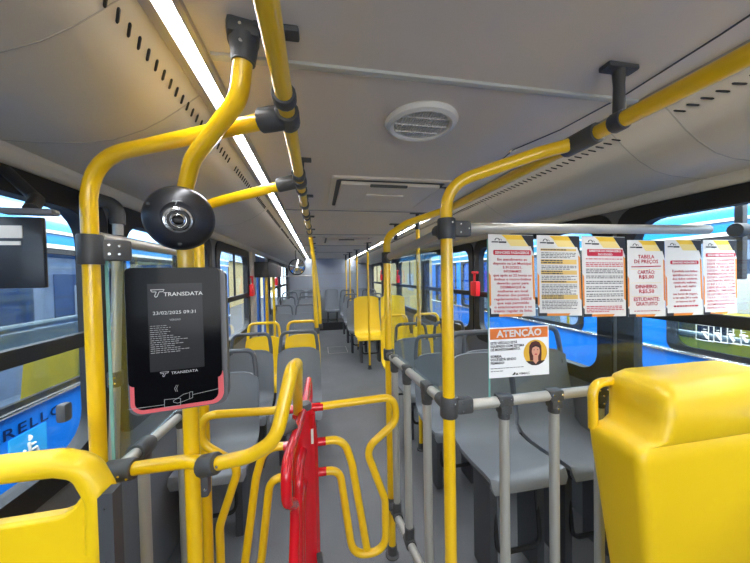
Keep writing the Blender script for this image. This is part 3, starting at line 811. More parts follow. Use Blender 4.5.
def pframe(c):
    """c: [tl, tr, bl] on the barrier plane -> placing (x0, ztop, width, height, shear)"""
    return c
def poster(label, tl, tr, br, bl, style, group='notices hanging on the glass barrier'):
    Yp = YG + 0.001
    TL, TRr, BR, BL = [at(*p, Y=Yp) for p in (tl, tr, br, bl)]
    W, Hh = 45.0, 82.0       # poster units
    def pt(a, b, k):         # bilinear map
        s, t = a / W, b / Hh
        p = (TL*(1-s) + TRr*s)*(1-t) + (BL*(1-s) + BR*s)*t
        return Vector((p.x, Yp - 0.0004*k - 0.0006, p.z))
    root = thing('notice_poster', label, 'poster', tuple((BL+BR)/2), group)
    mb = MB(); mb.prism([pt(0, 0, 0), pt(W, 0, 0), pt(W, Hh, 0), pt(0, Hh, 0)], (0, 0.0006, 0)); part(mb, 'sheet', PAPER, root, smooth=False)
    def poly(mb, pts, k): mb.face([mb.v(pt(x, y, k)) for (x, y) in pts])
    def tx(mb, s, x, y, size, align='CENTER', bold=0.012, width=None, k=3):
        bold = bold*1.0 + 0.022
        cu = MB(); text_bm(cu, s, size, Matrix.Identity(4), align, bold)
        if width:
            xs = [v.co.x for v in cu.bm.verts]; w = max(xs)-min(xs); f = width/w if w else 1
        else: f = 1
        for v in cu.bm.verts: v.co = pt(x + v.co.x*f, y - v.co.y, k)
        me = bpy.data.meshes.new('t'); cu.bm.to_mesh(me); cu.bm.free(); mb.bm.from_mesh(me); bpy.data.meshes.remove(me)
    mb = MB(); poly(mb, [(13, 0.5), (33, 0.5), (38, 5), (18, 5)], 1); part(mb, 'yellow_print', PYEL, root, smooth=False)
    mb = MB(); poly(mb, [(17, 5), (35, 5), (40, 11.5), (22, 11.5)], 1); part(mb, 'pale_print', PYEL2, root, smooth=False)
    mb = MB(); poly(mb, [(32.5, 0.5), (45, 0.5), (45, 11.5), (40, 11.5)], 2); poly(mb, [(42, 11.5), (45, 11.5), (45, 20)], 2); poly(mb, [(0, 72), (1.5, 74), (1.5, 79), (9, 79), (9, 82), (0, 82)], 2)
    # emblem: two small arches over the name line
    for (cx_, r_) in ((8.5, 2.6), (11.5, 1.7)):
        n = 8
        poly_o = [(cx_ + r_*math.cos(PI*i/n), 6.2 - r_*math.sin(PI*i/n)) for i in range(n+1)]
        poly_i = [(cx_ + r_*0.62*math.cos(PI*i/n), 6.2 - r_*0.75*math.sin(PI*i/n)) for i in range(n+1)]
        for i in range(n): poly(mb, [poly_o[i], poly_o[i+1], poly_i[i+1], poly_i[i]], 3)
    poly(mb, [(10, 7), (17.5, 7), (17.5, 8.6), (10, 8.6)], 3)
    part(mb, 'black_print', PBLK, root, smooth=False)
    mb = MB(); poly(mb, [(3, 7), (9.6, 7), (9.6, 8.3), (3, 8.3)], 3); part(mb, 'emblem_line', PGRY, root, smooth=False)
    mb = MB(); poly(mb, [(43, 20), (45, 22), (45, 66), (43, 64)], 1); poly(mb, [(0, 38), (1.8, 41), (1.8, 70), (0, 72)], 1); poly(mb, [(9, 79.5), (33, 79.5), (31, 82), (9, 82)], 1); part(mb, 'orange_print', PORA, root, smooth=False)
    def bars(mb, y, x0, x1, h=0.9, k=3, gap=0.7):
        x = x0
        while x < x1-0.8:
            w = min(random.uniform(1.2, 4.5), x1-x); poly(mb, [(x, y), (x+w, y), (x+w, y+h), (x, y+h)], k); x += w+gap
    def header(x0, x1, y0, y1, lines, size):
        mb = MB(); poly(mb, [(x0+0.8, y0), (x1-0.8, y0), (x1, y0+0.8), (x1, y1-0.8), (x1-0.8, y1), (x0+0.8, y1), (x0, y1-0.8), (x0, y0+0.8)], 2); h = part(mb, 'red_header', PRED, root, smooth=False)
        mb = MB(); n = len(lines)
        for i, (s, w) in enumerate(lines): tx(mb, s, (x0+x1)/2, y0 + (y1-y0)*(i+0.5)/n + size*0.36, size, width=w)
        part(mb, 'header_lettering', PAPER, h, smooth=False)
    if style == 'law':
        header(4.5, 42, 15.5, 20.5, [('SENHORES PASSAGEIROS', 34)], 3.6)
        mb = MB()
        L = ['Em atendimento ao', 'disposto na Lei Municipal', '5.913/2021,', 'INFORMAMOS', 'que após as 22 horas os', 'ônibus e micro-ônibus', 'deverão parar para', 'DESEMBARQUE de', 'mulheres em local', 'diverso dos pontos', 'regulamentados, DESDE', 'que seja permitido', 'o estacionamento e no', 'trajeto regular da linha.']
        for i, s in enumerate(L): tx(mb, s, 23, 26 + i*3.95, 3.5, width=min(38, len(s)*1.75), bold=0.0)
        part(mb, 'lettering', PRED, root, smooth=False)
    elif style == 'faq':
        mb = MB()
        bands = [(13.5, 15.8), (24.5, 29.3), (35.5, 39.8), (46, 48.5), (60.5, 65)]
        for (a, b) in bands: poly(mb, [(3.5, a), (41, a), (41, b), (3.5, b)], 2)
        part(mb, 'tan_bands', PTAN, root, smooth=False)
        mb = MB()
        for (a, b) in bands:
            y = a+0.5
            while y < b-0.8: bars(mb, y, 4, 30 if b-a < 3 else 26, 1.2, 3, 0.5); y += 2.2
        for (a, b) in ((17.5, 23.5), (30.8, 34), (41.2, 45), (50, 59.5), (66.5, 75)):
            y = a
            while y < b: bars(mb, y, 4, random.choice((40.5, 40.5, 34)), 0.7); y += 1.55
        part(mb, 'small_print', PGRY, root, smooth=False)
    elif style == 'rights':
        header(5, 42.5, 13, 20, [('DIREITOS DO PASSAGEIRO', 33), ('DO IDOSO', 15)], 2.9)
        mb = MB()
        for y in (22.5, 26.5, 28.2, 29.9, 71, 72.8, 74.6, 76.4): bars(mb, y, 3.5, 42 if y < 76 else 28, 0.9)
        part(mb, 'red_small_print', PRED, root, smooth=False)
        mb = MB()
        for y in (33, 34.8, 36.6, 40, 41.8, 45.5, 47.3, 51, 52.8, 55.5, 58.5, 60.4, 64, 65.8): bars(mb, y, 3.5, random.choice((42, 42, 36)), 0.85)
        part(mb, 'small_print', PGRY, root, smooth=False)
    elif style == 'price':
        mb = MB()
        for s, y, w in (('TABELA', 19.5, 20), ('DE PREÇOS', 24.6, 29), ('CARTÃO:', 36, 21), ('R$5,00', 41, 18), ('DINHEIRO:', 51.5, 26), ('R$5,50', 56.5, 18), ('ESTUDANTE:', 65, 31), ('GRATUITO', 70, 26)):
            tx(mb, s, 22, y, 5.4, width=w, bold=-0.004)
        poly(mb, [(4, 28), (40, 27.2), (40, 28.2), (4, 29)], 3)
        bars(mb, 75.5, 7, 38, 0.8)
        part(mb, 'lettering', PRED, root, smooth=False)
        mb = MB()
        for y in (31, 45.5, 60): poly(mb, [(4, y), (40, y), (40, y+0.4), (4, y+0.4)], 2)
        part(mb, 'rule_lines', PYEL2, root, smooth=False)
    elif style == 'sound':
        header(6, 41, 22.5, 26.5, [('SENHORES PASSAGEIROS', 31)], 3.0)
        mb = MB()
        L = ['É proibido nos ônibus', 'aparelhos sonoros ou', 'dos rádios celulares,', 'notebooks, walkman,', 'ipods, mp3, mp4 e', 'similares', 'nas horas de viagem,', 'a lei vale 24 x cada', 'os bairros de SP']
        for i, s in enumerate(L): tx(mb, s, 23.5, 35 + i*4.1, 3.2, width=min(31, len(s)*1.5), bold=-0.004)
        bars(mb, 71, 9, 39, 1.6)
        part(mb, 'lettering', PRED, root, smooth=False)
    else:
        header(3, 43.5, 14.5, 18.5, [('SENHORES PASSAGEIROS', 36)], 3.0)
        mb = MB()
        L = ['TODOS OS ASSENTOS', 'DESTE VEÍCULO, POR', 'FORÇA DE LEI Nº', '13.012/2017, SÃO DE USO', 'PREFERENCIAL POR', 'IDOSOS, GESTANTES,', 'LACTANTES, PESSOAS', 'O B E S A S ,  C O M', 'DEFICIÊNCIA, COM', 'LIMITAÇÃO TEMPORÁRIA', 'DE LOCOMOÇÃO, COM', 'T R A N S T O R N O  D O', 'ESPECTRO AUTISTA OU', 'ACOMPANHADAS POR', 'CRIANÇAS DE COLO.']
        for i, s in enumerate(L): tx(mb, s, 4 if i == 14 else 23, 23.4 + i*3.72, 3.1, align='LEFT' if i == 14 else 'CENTER', width=37 if i < 14 else 26, bold=-0.006)
        part(mb, 'lettering', PRED, root, smooth=False)
    return root
poster('white notice with dark red lettering and red title bar, first poster from the yellow pole', (488, 234), (533, 235), (535.5, 316), (489.5, 317), 'law')
poster('white notice of tan bands and small black print, second poster from the yellow pole', (536.5, 235), (579, 236), (582, 315.5), (538, 316), 'faq')
poster('white notice with a two line red title over grey small print, third poster', (581.5, 236), (624.5, 237), (626, 316), (583, 317), 'rights')
poster('price list poster headed TABELA DE PREÇOS in large red letters', (627, 240), (664, 240.5), (665.5, 316), (628, 317), 'price')
poster('white notice with a narrow red bar and short red paragraph, beside the price list', (664.5, 239.5), (700.5, 240), (703, 314.5), (666, 316), 'sound')
poster('white notice filled with spaced red capitals, last poster before the right window pillar', (703, 240), (736, 240), (737, 313), (703.5, 315), 'seats')

# the warning sign on the same glass
Yp = YG + 0.001
root = thing('warning_sign', 'square white and orange ATENÇÃO sign with a woman picture, stuck low on the glass', 'sign', tuple(at(519, 378, Y=Yp)))
TL, TRr, BR, BL = [at(*p, Y=Yp) for p in ((488.5, 328), (548.5, 325), (549, 374), (489, 378.5))]
def sp_(a, b, k):
    s, t = a/60.0, b/50.0
    p = (TL*(1-s)+TRr*s)*(1-t) + (BL*(1-s)+BR*s)*t
    return Vector((p.x, Yp-0.0006-0.0004*k, p.z))
def spoly(mb, pts, k): mb.face([mb.v(sp_(x, y, k)) for (x, y) in pts])
def stx(mb, s, x, y, size, align='LEFT', bold=0.015, width=None, k=3):
    cu = MB(); text_bm(cu, s, size, Matrix.Identity(4), align, bold)
    xs = [v.co.x for v in cu.bm.verts]; f = width/(max(xs)-min(xs)) if width else 1
    for v in cu.bm.verts: v.co = sp_(x+v.co.x*f, y-v.co.y, k)
    me = bpy.data.meshes.new('t'); cu.bm.to_mesh(me); cu.bm.free(); mb.bm.from_mesh(me); bpy.data.meshes.remove(me)
def disc(cx, cy, rx, ry, n=28, a0=0, a1=2*PI): return [(cx+rx*math.cos(a0+(a1-a0)*i/n), cy+ry*math.sin(a0+(a1-a0)*i/n)) for i in range(n if a1-a0 > 6.2 else n+1)]
mb = MB(); mb.prism([sp_(0, 0, 0), sp_(60, 0, 0), sp_(60, 50, 0), sp_(0, 50, 0)], (0, 0.0006, 0)); part(mb, 'sheet', mat('sign_white', (0.86, 0.86, 0.85), 0.6), root, smooth=False)
mb = MB(); spoly(mb, [(1.2, 1.2), (58.8, 1.2), (58.8, 11.8), (1.2, 11.8)], 1); hd = part(mb, 'orange_header', mat('sign_orange', (0.72, 0.17, 0.02), 0.6), root, smooth=False)
mb = MB(); stx(mb, 'ATENÇÃO', 30, 9.6, 9.5, 'CENTER', 0.03, 45); part(mb, 'title_lettering', PAPER, hd, smooth=False)
mb = MB()
for i, (s, w) in enumerate((('ESTE VEÍCULO ESTÁ', 26), ('EQUIPADO COM SISTEMA', 33), ('DE MONITORAMENTO.', 29), None, ('SORRIA,', 11), ('VOCÊ ESTÁ SENDO', 25), ('FILMADO!', 13)) if False else [(('ESTE VEÍCULO ESTÁ', 26)), (('EQUIPADO COM SISTEMA', 33)), (('DE MONITORAMENTO.', 29)), (('', 0)), (('SORRIA,', 11)), (('VOCÊ ESTÁ SENDO', 25)), (('FILMADO!', 13))]):
    if s: stx(mb, s, 1.5, 16.5+i*3.3, 3.4, 'LEFT', 0.03, w)
for y in (40.2, 43.0):
    x = 1.5
    while x < (31 if y < 42 else 13): w = random.uniform(1.2, 3.5); spoly(mb, [(x, y), (x+w, y), (x+w, y+0.6), (x, y+0.6)], 3); x += w+0.6
stx(mb, 'VIMAC', 29, 48.2, 3.0, 'LEFT', 0.02, 11)
spoly(mb, [(22, 48.2), (25, 45.2), (26, 46.5), (24.6, 48.2)], 3); spoly(mb, [(25.4, 48.2), (27.2, 46.0), (28.6, 48.2)], 3)
part(mb, 'lettering', PBLK, root, smooth=False)
mb = MB(); spoly(mb, disc(46, 27, 12, 13), 1); pic = part(mb, 'portrait_disc', mat('portrait_mustard', (0.75, 0.42, 0.03), 0.6), root, smooth=False)
mb = MB(); spoly(mb, [(40.5, 35), (39.4, 27), (39.8, 20), (42, 16.5), (46, 15.2), (50, 16.6), (52, 20.5), (52.3, 28), (51.6, 35.5)], 2); part(mb, 'hair_print', mat('portrait_hair', (0.09, 0.015, 0.012), 0.6), pic, smooth=False)
mb = MB(); spoly(mb, [(43.6, 30), (43.6, 35), (42, 37), (46, 39.4), (50, 37), (48.6, 35), (48.6, 30)], 3); spoly(mb, disc(46.2, 25.6, 4.1, 5.9), 4); part(mb, 'skin_print', mat('portrait_skin', (0.70, 0.33, 0.22), 0.6), pic, smooth=False)
mb = MB(); spoly(mb, [(36.3, 35), (43.5, 35.5), (46, 38.5), (49, 35.5), (55.5, 35.2), (53, 37.6), (49, 39.6), (46, 40), (42, 39.5), (38.8, 37.6)], 3.5)
for ex in (44.4, 48.0): spoly(mb, disc(ex, 24.2, 0.6, 0.45, 8), 5)
spoly(mb, [(42.2, 20.5), (46, 18.6), (50.2, 20.5), (50.3, 22.4), (46, 20.6), (42, 22.4)], 5)
part(mb, 'dark_print', mat('portrait_dark', (0.03, 0.012, 0.015), 0.6), pic, smooth=False)
mb = MB(); spoly(mb, [(44.5, 28.4), (46.2, 28.0), (47.9, 28.4), (46.2, 29.6)], 5); part(mb, 'mouth_print', PRED, pic, smooth=False)

# ================================================================== SEATS
def seat_parts(root, m_shell, m_handle, h_shell=0.435, handle=0.15, wide=0.405, plinth=0.0, loop_col=None):
    """seat facing -Y, local origin on the floor under the middle of the pan"""
    zp = 0.445 + plinth
    prof = [(-0.235, zp-0.045), (-0.232, zp-0.012), (-0.215, zp+0.004), (-0.15, zp+0.002), (-0.05, zp-0.010), (0.06, zp-0.014), (0.13, zp-0.004), (0.175, zp+0.03),
            (0.200, zp+0.09), (0.222, zp+0.20), (0.244, zp+0.32), (0.262, zp+h_shell-0.03), (0.264, zp+h_shell)]
    n = len(prof); m = 9
    P = []
    for i, (y, z) in enumerate(prof):
        row = []
        t = i/(n-1)
        w = wide/2
        if i >= 8: w = wide/2*(1.0 - 0.10*((i-8)/4.0)**2)
        if i == 0: w *= 0.93
        for j in range(m):
            s = -1 + 2*j/(m-1)
            e = abs(s)**3
            dy = -0.030*e if i >= 8 else 0
            dz = 0.018*e if 2 <= i <= 7 else 0
            drop = -0.035*abs(s)**4 if i == n-1 else (-0.010*abs(s)**4 if i == n-2 else 0)
            row.append(Vector((s*w, y+dy, z+dz+drop)))
        P.append(row)
    def off(i, j):
        a = prof[max(i-1, 0)]; b = prof[min(i+1, n-1)]
        t = Vector((0, b[0]-a[0], b[1]-a[1])).normalized()
        nn = Vector((0, t.z, -t.y))
        return P[i][j] + nn*0.022
    mb = MB(); mb.sheet(P, off); mb.build('shell', m_shell, root, angle=60)
    if handle:
        w = wide/2*0.86; zt = zp+h_shell
        mb = MB()
        pts = fillet([(-w, 0.246, zt-0.10), (-w, 0.262, zt-0.0), (-w*0.90, 0.275, zt+handle), (w*0.90, 0.275, zt+handle), (w, 0.262, zt), (w, 0.246, zt-0.10)], [0, 0.3, 0.065, 0.065, 0.3, 0], 6)
        mb.tube(pts, 0.0165, 10); mb.build('handle', m_handle, root)
    mb = MB()
    mb.box((0.0, -0.02, zp-0.045), (wide*0.86, 0.36, 0.035), bev=0.006)
    mb.build('frame', FRAME, root)
    for sx in (-1, 1):
        mb = MB(); mb.box((sx*wide*0.33, -0.05, (zp-0.06)/2), (0.045, 0.16, zp-0.06), bev=0.006)
        mb.build('leg', FRAME, root)
    mb = MB(); mb.tube(fillet([(wide*0.30, -0.10, zp-0.06), (wide*0.30, -0.14, 0.16), (-wide*0.3, -0.14, 0.16), (-wide*0.3, -0.10, zp-0.06)], 0.05, 5), 0.012, 8); mb.build('stretcher', RUB, root)

protos = {}
def seat(kind, x, y, label, group, z=0.0):
    """y is where the top of the back stands"""
    if kind not in protos:
        o = bpy.data.objects.new('bus_seat', None); COL.objects.link(o)
        if kind == 'grey': seat_parts(o, SEAT, SEATD)
        elif kind == 'grey_high': seat_parts(o, SEAT, SEATD, h_shell=0.48, handle=0.13, plinth=0.13)
        elif kind == 'yellow': seat_parts(o, YELP, YEL)
        elif kind == 'yellow_high': seat_parts(o, YELP, YEL, h_shell=0.67, handle=0, wide=0.475)
        elif kind == 'grey_bench': seat_parts(o, SEAT, SEATD, h_shell=0.60, handle=0)
        protos[kind] = o; c = o
    else:
        c = copy_tree(protos[kind])
    c.location = (x, y-0.27, z)
    tag(c, label, 'seat', group)
    return c
AL, WL = -0.575, -1.005
AR, WR = 0.585, 1.020
gl = 'grey seats on the door side'; gr = 'grey seats on the driver side'; gy = 'yellow priority seats'
seat('grey', WL-0.01, 2.30, 'single grey plastic seat by the left window, right behind the ticket machine', gl)
seat('grey', AL, 2.95, 'grey aisle seat left of the aisle, straight behind the yellow guard loop', gl)
seat('grey', WL, 2.95, 'grey window seat of the second row, between the single grey seat and the yellow pair', gl)
seat('yellow', AL, 3.62, 'yellow aisle seat in the pair before the rear door', gy)
seat('yellow', WL, 3.62, 'yellow window seat in the pair before the rear door', gy)
for i, (y, z) in enumerate(((5.75, 0.0), (6.5, 0.10), (7.25, 0.16))):
    w_ = ('first', 'second', 'third')[i]
    seat('grey', AL-0.05, y, 'grey aisle seat in the %s row past the rear door' % w_, gl, z)
    seat('grey', WL-0.025, y, 'grey window seat in the %s row past the rear door' % w_, gl, z)
seat('grey_high', AR, 1.74, 'large grey seat just behind the glass barrier, the one next to the aisle', gr)
seat('grey_high', WR, 1.74, 'large grey seat just behind the glass barrier, the one by the window', gr)
seat('grey', AR, 2.42, 'grey aisle seat in the second row behind the glass barrier', gr)
seat('grey', WR, 2.42, 'grey window seat in the second row behind the glass barrier', gr)
seat('grey', AR, 3.08, 'grey aisle seat in the third row behind the glass barrier', gr)
seat('grey', WR, 3.08, 'grey window seat in the third row behind the glass barrier', gr)
seat('yellow', AR, 3.78, 'yellow low backed aisle seat behind the three grey rows', gy)
seat('yellow', WR, 3.78, 'yellow low backed window seat behind the three grey rows', gy)
seat('yellow_high', AR-0.105, 5.45, 'tall yellow seat beside the aisle with a thin pole before it', gy, 0.06)
seat('yellow_high', WR-0.045, 5.45, 'tall yellow window seat next to the tall yellow aisle seat', gy, 0.06)
for i, (y, z) in enumerate(((6.17, 0.05), (6.85, 0.10), (7.55, 0.16))):
    w_ = ('first', 'second', 'third')[i]
    seat('grey', AR-0.20-0.02*i, y, 'grey aisle seat in the %s row behind the tall yellow seats' % w_, gr, z)
    seat('grey', WR-0.12, y, 'grey window seat in the %s row behind the tall yellow seats' % w_, gr, z)
for i, (x, w_) in enumerate(((-0.96, 'leftmost seat of the rear bench'), (-0.50, 'rear bench seat just left of the middle one'), (0.02, 'grey middle seat of the rear bench facing down the aisle'), (0.50, 'rear bench seat just right of the middle one'), (0.96, 'rightmost seat of the rear bench'))):
    seat('grey_bench', x, 9.15, w_ if 'grey' in w_ else 'grey ' + w_, 'rear bench seats', 0.12)

# --- big yellow seat back at the right, close to the camera
root = thing('bus_seat', 'large yellow seat seen from behind in the lower right corner', 'seat', (0.85, 0.80, 0))
def loft(mb, secs):
    """secs: list of closed loops (same count)"""
    R = [[mb.v(p) for p in s] for s in secs]; n = len(R[0])
    for a, b in zip(R, R[1:]):
        for k in range(n): mb.face([a[k], a[(k+1) % n], b[(k+1) % n], b[k]])
    mb.face(R[0][::-1]); mb.face(R[-1])
def sec(x0, x1, y0, y1, z, r, slope=0.0):
    return [Vector((p[0], p[1], z + slope*(p[1]-y0))) for p in rrect(x0, x1, y0, y1, r, 5)]
mb = MB()
loft(mb, [sec(0.600, 1.17, 0.74, 0.82, 0.36, 0.02), sec(0.590, 1.18, 0.715, 0.85, 0.45, 0.025), sec(0.545, 1.185, 0.700, 0.868, 0.80, 0.028), sec(0.518, 1.185, 0.694, 0.874, 0.985, 0.028), sec(0.516, 1.18, 0.696, 0.876, 1.020, 0.028),
          sec(0.530, 1.175, 0.702, 0.874, 1.036, 0.028), sec(0.560, 1.175, 0.699, 0.874, 1.040, 0.03), sec(0.592, 1.17, 0.688, 0.878, 1.060, 0.035), sec(0.602, 1.17, 0.684, 0.885, 1.12, 0.035), sec(0.610, 1.165, 0.690, 0.892, 1.165, 0.035), sec(0.622, 1.15, 0.705, 0.892, 1.192, 0.04), sec(0.66, 1.12, 0.745, 0.885, 1.207, 0.04)])
part(mb, 'back_shell', YELP, root, angle=50)
mb = MB(); mb.tube(fillet([(0.64, 0.872, 1.172), (0.538, 0.870, 1.172), (0.530, 0.86, 1.02)], [0, 0.06, 0], 8), 0.0155, 12); part(mb, 'handle', YEL, root)
mb = MB(); pan = [[Vector((x, y, z)) for x in (0.66, 0.88, 1.16)] for (y, z) in ((0.80, 0.40), (0.93, 0.39))]
mb.sheet(pan, lambda i, j: pan[i][j]-Vector((0, 0, 0.03))); part(mb, 'pan', YELP, root)
for x in (0.68, 1.06): mb = MB(); mb.box((x, 0.84, 0.21), (0.05, 0.10, 0.42), bev=0.006); part(mb, 'leg', FRAME, root)

# --- yellow seat back at the lower left
YS = 0.80
root = thing('bus_seat', 'yellow seat back with an open top handle in the lower left corner', 'seat', (-1.05, 0.85, 0))
q = [at(u, v, Y=YS) for (u, v) in ((-40, 470), (60, 462.5), (84, 472), (100, 500), (99, 540))]
e0 = Vector((-1.215, YS, q[0].z-0.15))
h1, h2, h3, h4 = [at(u, v, Y=YS) for (u, v) in ((60, 462.5), (86, 466), (102, 494), (102, 545))]
mb = MB(); mb.tube(fillet([(-1.205, YS, h1.z-0.22), (-1.205, YS, h1.z), h1, h2, h3, h4], [0, 0.08, 0.08, 0.10, 0.08, 0], 8), 0.030, 16); hd_ = part(mb, 'handle', YELP, root)
mb = MB(); sleeve(mb, (q[1].x, YS, q[1].z), (1, 0, 0), 0.0308, 0.004); part(mb, 'seam', YELD, hd_)
zt = at(60, 511, Y=YS).z; xr_ = q[4].x + 0.012
mb = MB()
prof = [(0.0, zt-0.012), (0.006, zt-0.004)]
poly = fillet([(-1.22, YS, 0.45), (-1.22, YS, zt-0.006), (xr_-0.06, YS, zt), (xr_-0.022, YS, zt+0.05), (xr_, YS, zt+0.045), (xr_, YS, 0.45)], [0, 0.03, 0.05, 0.01, 0.01, 0], 5)
mb.prism([p - Vector((0, 0.020, 0)) for p in poly], (0, 0.034, 0)); bs = part(mb, 'back_shell', YELP, root)
bv = bs.modifiers.new('bevel', 'BEVEL'); bv.width = 0.012; bv.segments = 3; bv.limit_method = 'ANGLE'
mb = MB(); pan = [[Vector((x, y, z)) for x in (-1.20, -1.0, -0.86)] for (y, z) in ((0.83, 0.46), (0.95, 0.45))]
mb.sheet(pan, lambda i, j: pan[i][j]-Vector((0, 0, 0.03))); part(mb, 'pan', YELP, root)
for x in (-1.14, -0.93): mb = MB(); mb.box((x, 0.88, 0.21), (0.05, 0.10, 0.42), bev=0.006); part(mb, 'leg', FRAME, root)
# dark upright side panel at its edge
a = at(97, 497, Y=0.755); b = at(112, 492, Y=0.755); c_ = at(122, 484, Y=0.86)
root = thing('partition_panel', 'dark grey upright slab at the right edge of the lower left yellow seat', 'panel', ((a.x+b.x)/2, 0.80, 0))
mb = MB()
xl_, xr2 = a.x, b.x
mb.prism([(xl_, 0.755, 0.0), (xr2, 0.755, 0.0), (xr2, 0.755, a.z+0.004), (xl_+0.008, 0.755, a.z+0.004), (xl_, 0.755, a.z-0.004)], (0.0, 0.033, 0)); part(mb, 'slab', mat('panel_dark', (0.055, 0.057, 0.062), 0.55), root, smooth=False)
mb = MB(); screws(mb, (xl_+0.012, 0.755, a.z-0.03), (0, -1, 0), (1, 0, 0), (0, 0, 1), [(0, 0), (0.0, -0.12)], 0.003); part(mb, 'screws', BLK, root)

# ================================================================== SMALL FITTINGS
# video screen hanging at the upper left
sY = 0.85
tr_ = at(42, 217, Y=sY); br_ = at(41, 288, Y=sY)
root = thing('video_screen', 'black video screen with white stickers hanging at the upper left edge', 'screen', (-1.12, sY, 1.6))
mb = MB(); mb.box(((tr_.x-1.222)/2, sY+0.006, (tr_.z+br_.z)/2), (tr_.x+1.222, 0.012, tr_.z-br_.z), bev=0.004)
mb.box(((tr_.x-1.222)/2-0.02, sY+0.03, (tr_.z+br_.z)/2), (tr_.x+1.222-0.09, 0.04, tr_.z-br_.z-0.06), bev=0.006); 
sw = part(mb, 'case', BLKP, root)
for (u0, v0, u1, v1) in ((-30, 224, 20, 238), (-30, 240, 17, 245)):
    p0 = at(u0, v0+1, Y=sY-0.003); p1 = at(u1, v1, Y=sY-0.003)
    mb = MB(); mb.box((max((p0.x+p1.x)/2, p1.x-0.05), sY-0.001, (p0.z+p1.z)/2), (0.10, 0.002, abs(p0.z-p1.z))); st = part(mb, 'sticker', WHITE, root, smooth=False)
mb = MB(); ap = at(37, 192, Y=0.93); a2_ = at(25, 212, Y=0.88)
mb.tube(fillet([(-1.20, 0.98, 1.86), (ap.x-0.02, 0.95, ap.z-0.01), (ap.x, 0.93, ap.z-0.02), (a2_.x+0.02, 0.87, a2_.z+0.005)], 0.03), 0.015, 10); part(mb, 'mounting_arm', RUB, root)
mb = MB(); q1 = at(30, 212, Y=0.86); mb.box((q1.x, 0.86, q1.z), (0.10, 0.03, 0.014), rz=0.1, bev=0.004); part(mb, 'hinge_plate', GREYB, root)

# latch on the left front window
lp = at(67, 412, X=-HW+0.03)
root = thing('window_latch', 'grey latch knob on the lower edge of the front left window', 'latch', tuple(lp))
mb = MB(); mb.box((-HW+0.022, lp.y, lp.z), (0.03, 0.035, 0.062), bev=0.012); part(mb, 'knob', GREYB, root)

# emergency hammer boxes
def hammer(label, x, y, z):
    s = 1 if x > 0 else -1
    root = thing('emergency_hammer', label, 'hammer', (x, y, z), 'red emergency hammers between the windows')
    mb = MB(); mb.box((x, y, z), (0.05, 0.115, 0.15), bev=0.012); part(mb, 'holder', REDP, root)
    mb = MB(); mb.tube([(x-s*0.01, y, z+0.06), (x-s*0.005, y, z+0.16)], 0.012, 8); mb.tube([(x, y-0.05, z+0.165), (x, y+0.05, z+0.165)], 0.014, 8); part(mb, 'hammer', REDP, root)
hammer('red emergency hammer box on the right window pillar, left of the first poster', 1.20, 2.83, 1.40)
hammer('red emergency hammer box on the right pillar, farther back above the yellow low seats', 1.20, 5.85, 1.47)
hammer('red emergency hammer box on the right wall, the farthest, near the rear poles', 1.20, 7.45, 1.50)
hammer('red emergency hammer box on the left pillar before the rear door', -1.20, 4.00, 1.40)
hammer('red emergency hammer box on the left wall past the rear door, under the convex mirror', -1.20, 6.3, 1.46)

# door mechanism box
root = thing('door_mechanism_box', 'dark box of the door mechanism above the rear door, left wall', 'box', (-1.12, 4.8, 1.78))
mb = MB(); mb.box((-1.12, 4.60, 1.66), (0.20, 0.90, 0.21), bev=0.02); part(mb, 'cover', mat('box_dark', (0.018, 0.017, 0.016), 0.5), root)
mb = MB(); mb.box((-1.12, 5.36, 1.66), (0.19, 0.56, 0.20), bev=0.02); part(mb, 'end_cover', mat('box_brown', (0.16, 0.11, 0.10), 0.5), root)
# door poles
for (y, lab) in ((4.45, 'yellow upright at the near side of the rear doorway'), (5.16, 'yellow upright at the far side of the rear doorway')):
    root = thing('door_pole', lab, 'pole', (-1.10, y, 0))
    mb = MB(); mb.tube([(-1.10, y, 0), (-1.10, y, 1.72)], TR, 12); part(mb, 'tube', YEL, root)
    mb = MB(); foot(mb, -1.10, y); part(mb, 'foot', BLK, root)
# convex mirror
mp = at(297, 267, Y=5.6)
root = thing('convex_mirror', 'round convex mirror reflecting yellow, beside the left overhead rail', 'mirror', tuple(mp))
MM = Matrix.Translation(mp) @ (Vector((CX, CY, CZ))-mp).to_track_quat('Z', 'Y').to_matrix().to_4x4()
mb = MB(); mb.lathe([(0.125, -0.02), (0.145, -0.02), (0.15, 0.0), (0.145, 0.014), (0.132, 0.014)], MM, 32); part(mb, 'rim', RUB, root)
mb = MB(); mb.lathe([(0.133, 0.010), (0.11, 0.026), (0.08, 0.040), (0.04, 0.049), (0, 0.052)], MM, 32); part(mb, 'mirror_face', mat('mirror', (0.85, 0.85, 0.85), 0.03, metal=1.0), root, angle=80)
mb = MB(); mb.tube([mp + Vector((0, 0.03, 0.0)), mp + Vector((-0.02, 0.05, 0.10)), Vector((mp.x-0.02, mp.y+0.05, CEZ))], 0.012, 8); part(mb, 'mounting_arm', BLK, root)
# luggage rail across the rear left
root = thing('silver_rail', 'thin silver crossbar high above the rear left seats', 'handrail', (-0.8, 8.2, 1.6))
mb = MB(); mb.tube([(-1.23, 7.6, 1.57), (-0.45, 7.6, 1.57)], 0.016, 10); part(mb, 'tube', SIL, root)
mb = MB(); sleeve(mb, (-0.46, 7.6, 1.57), (1, 0, 0), 0.024, 0.05); part(mb, 'joint', BLK, root)

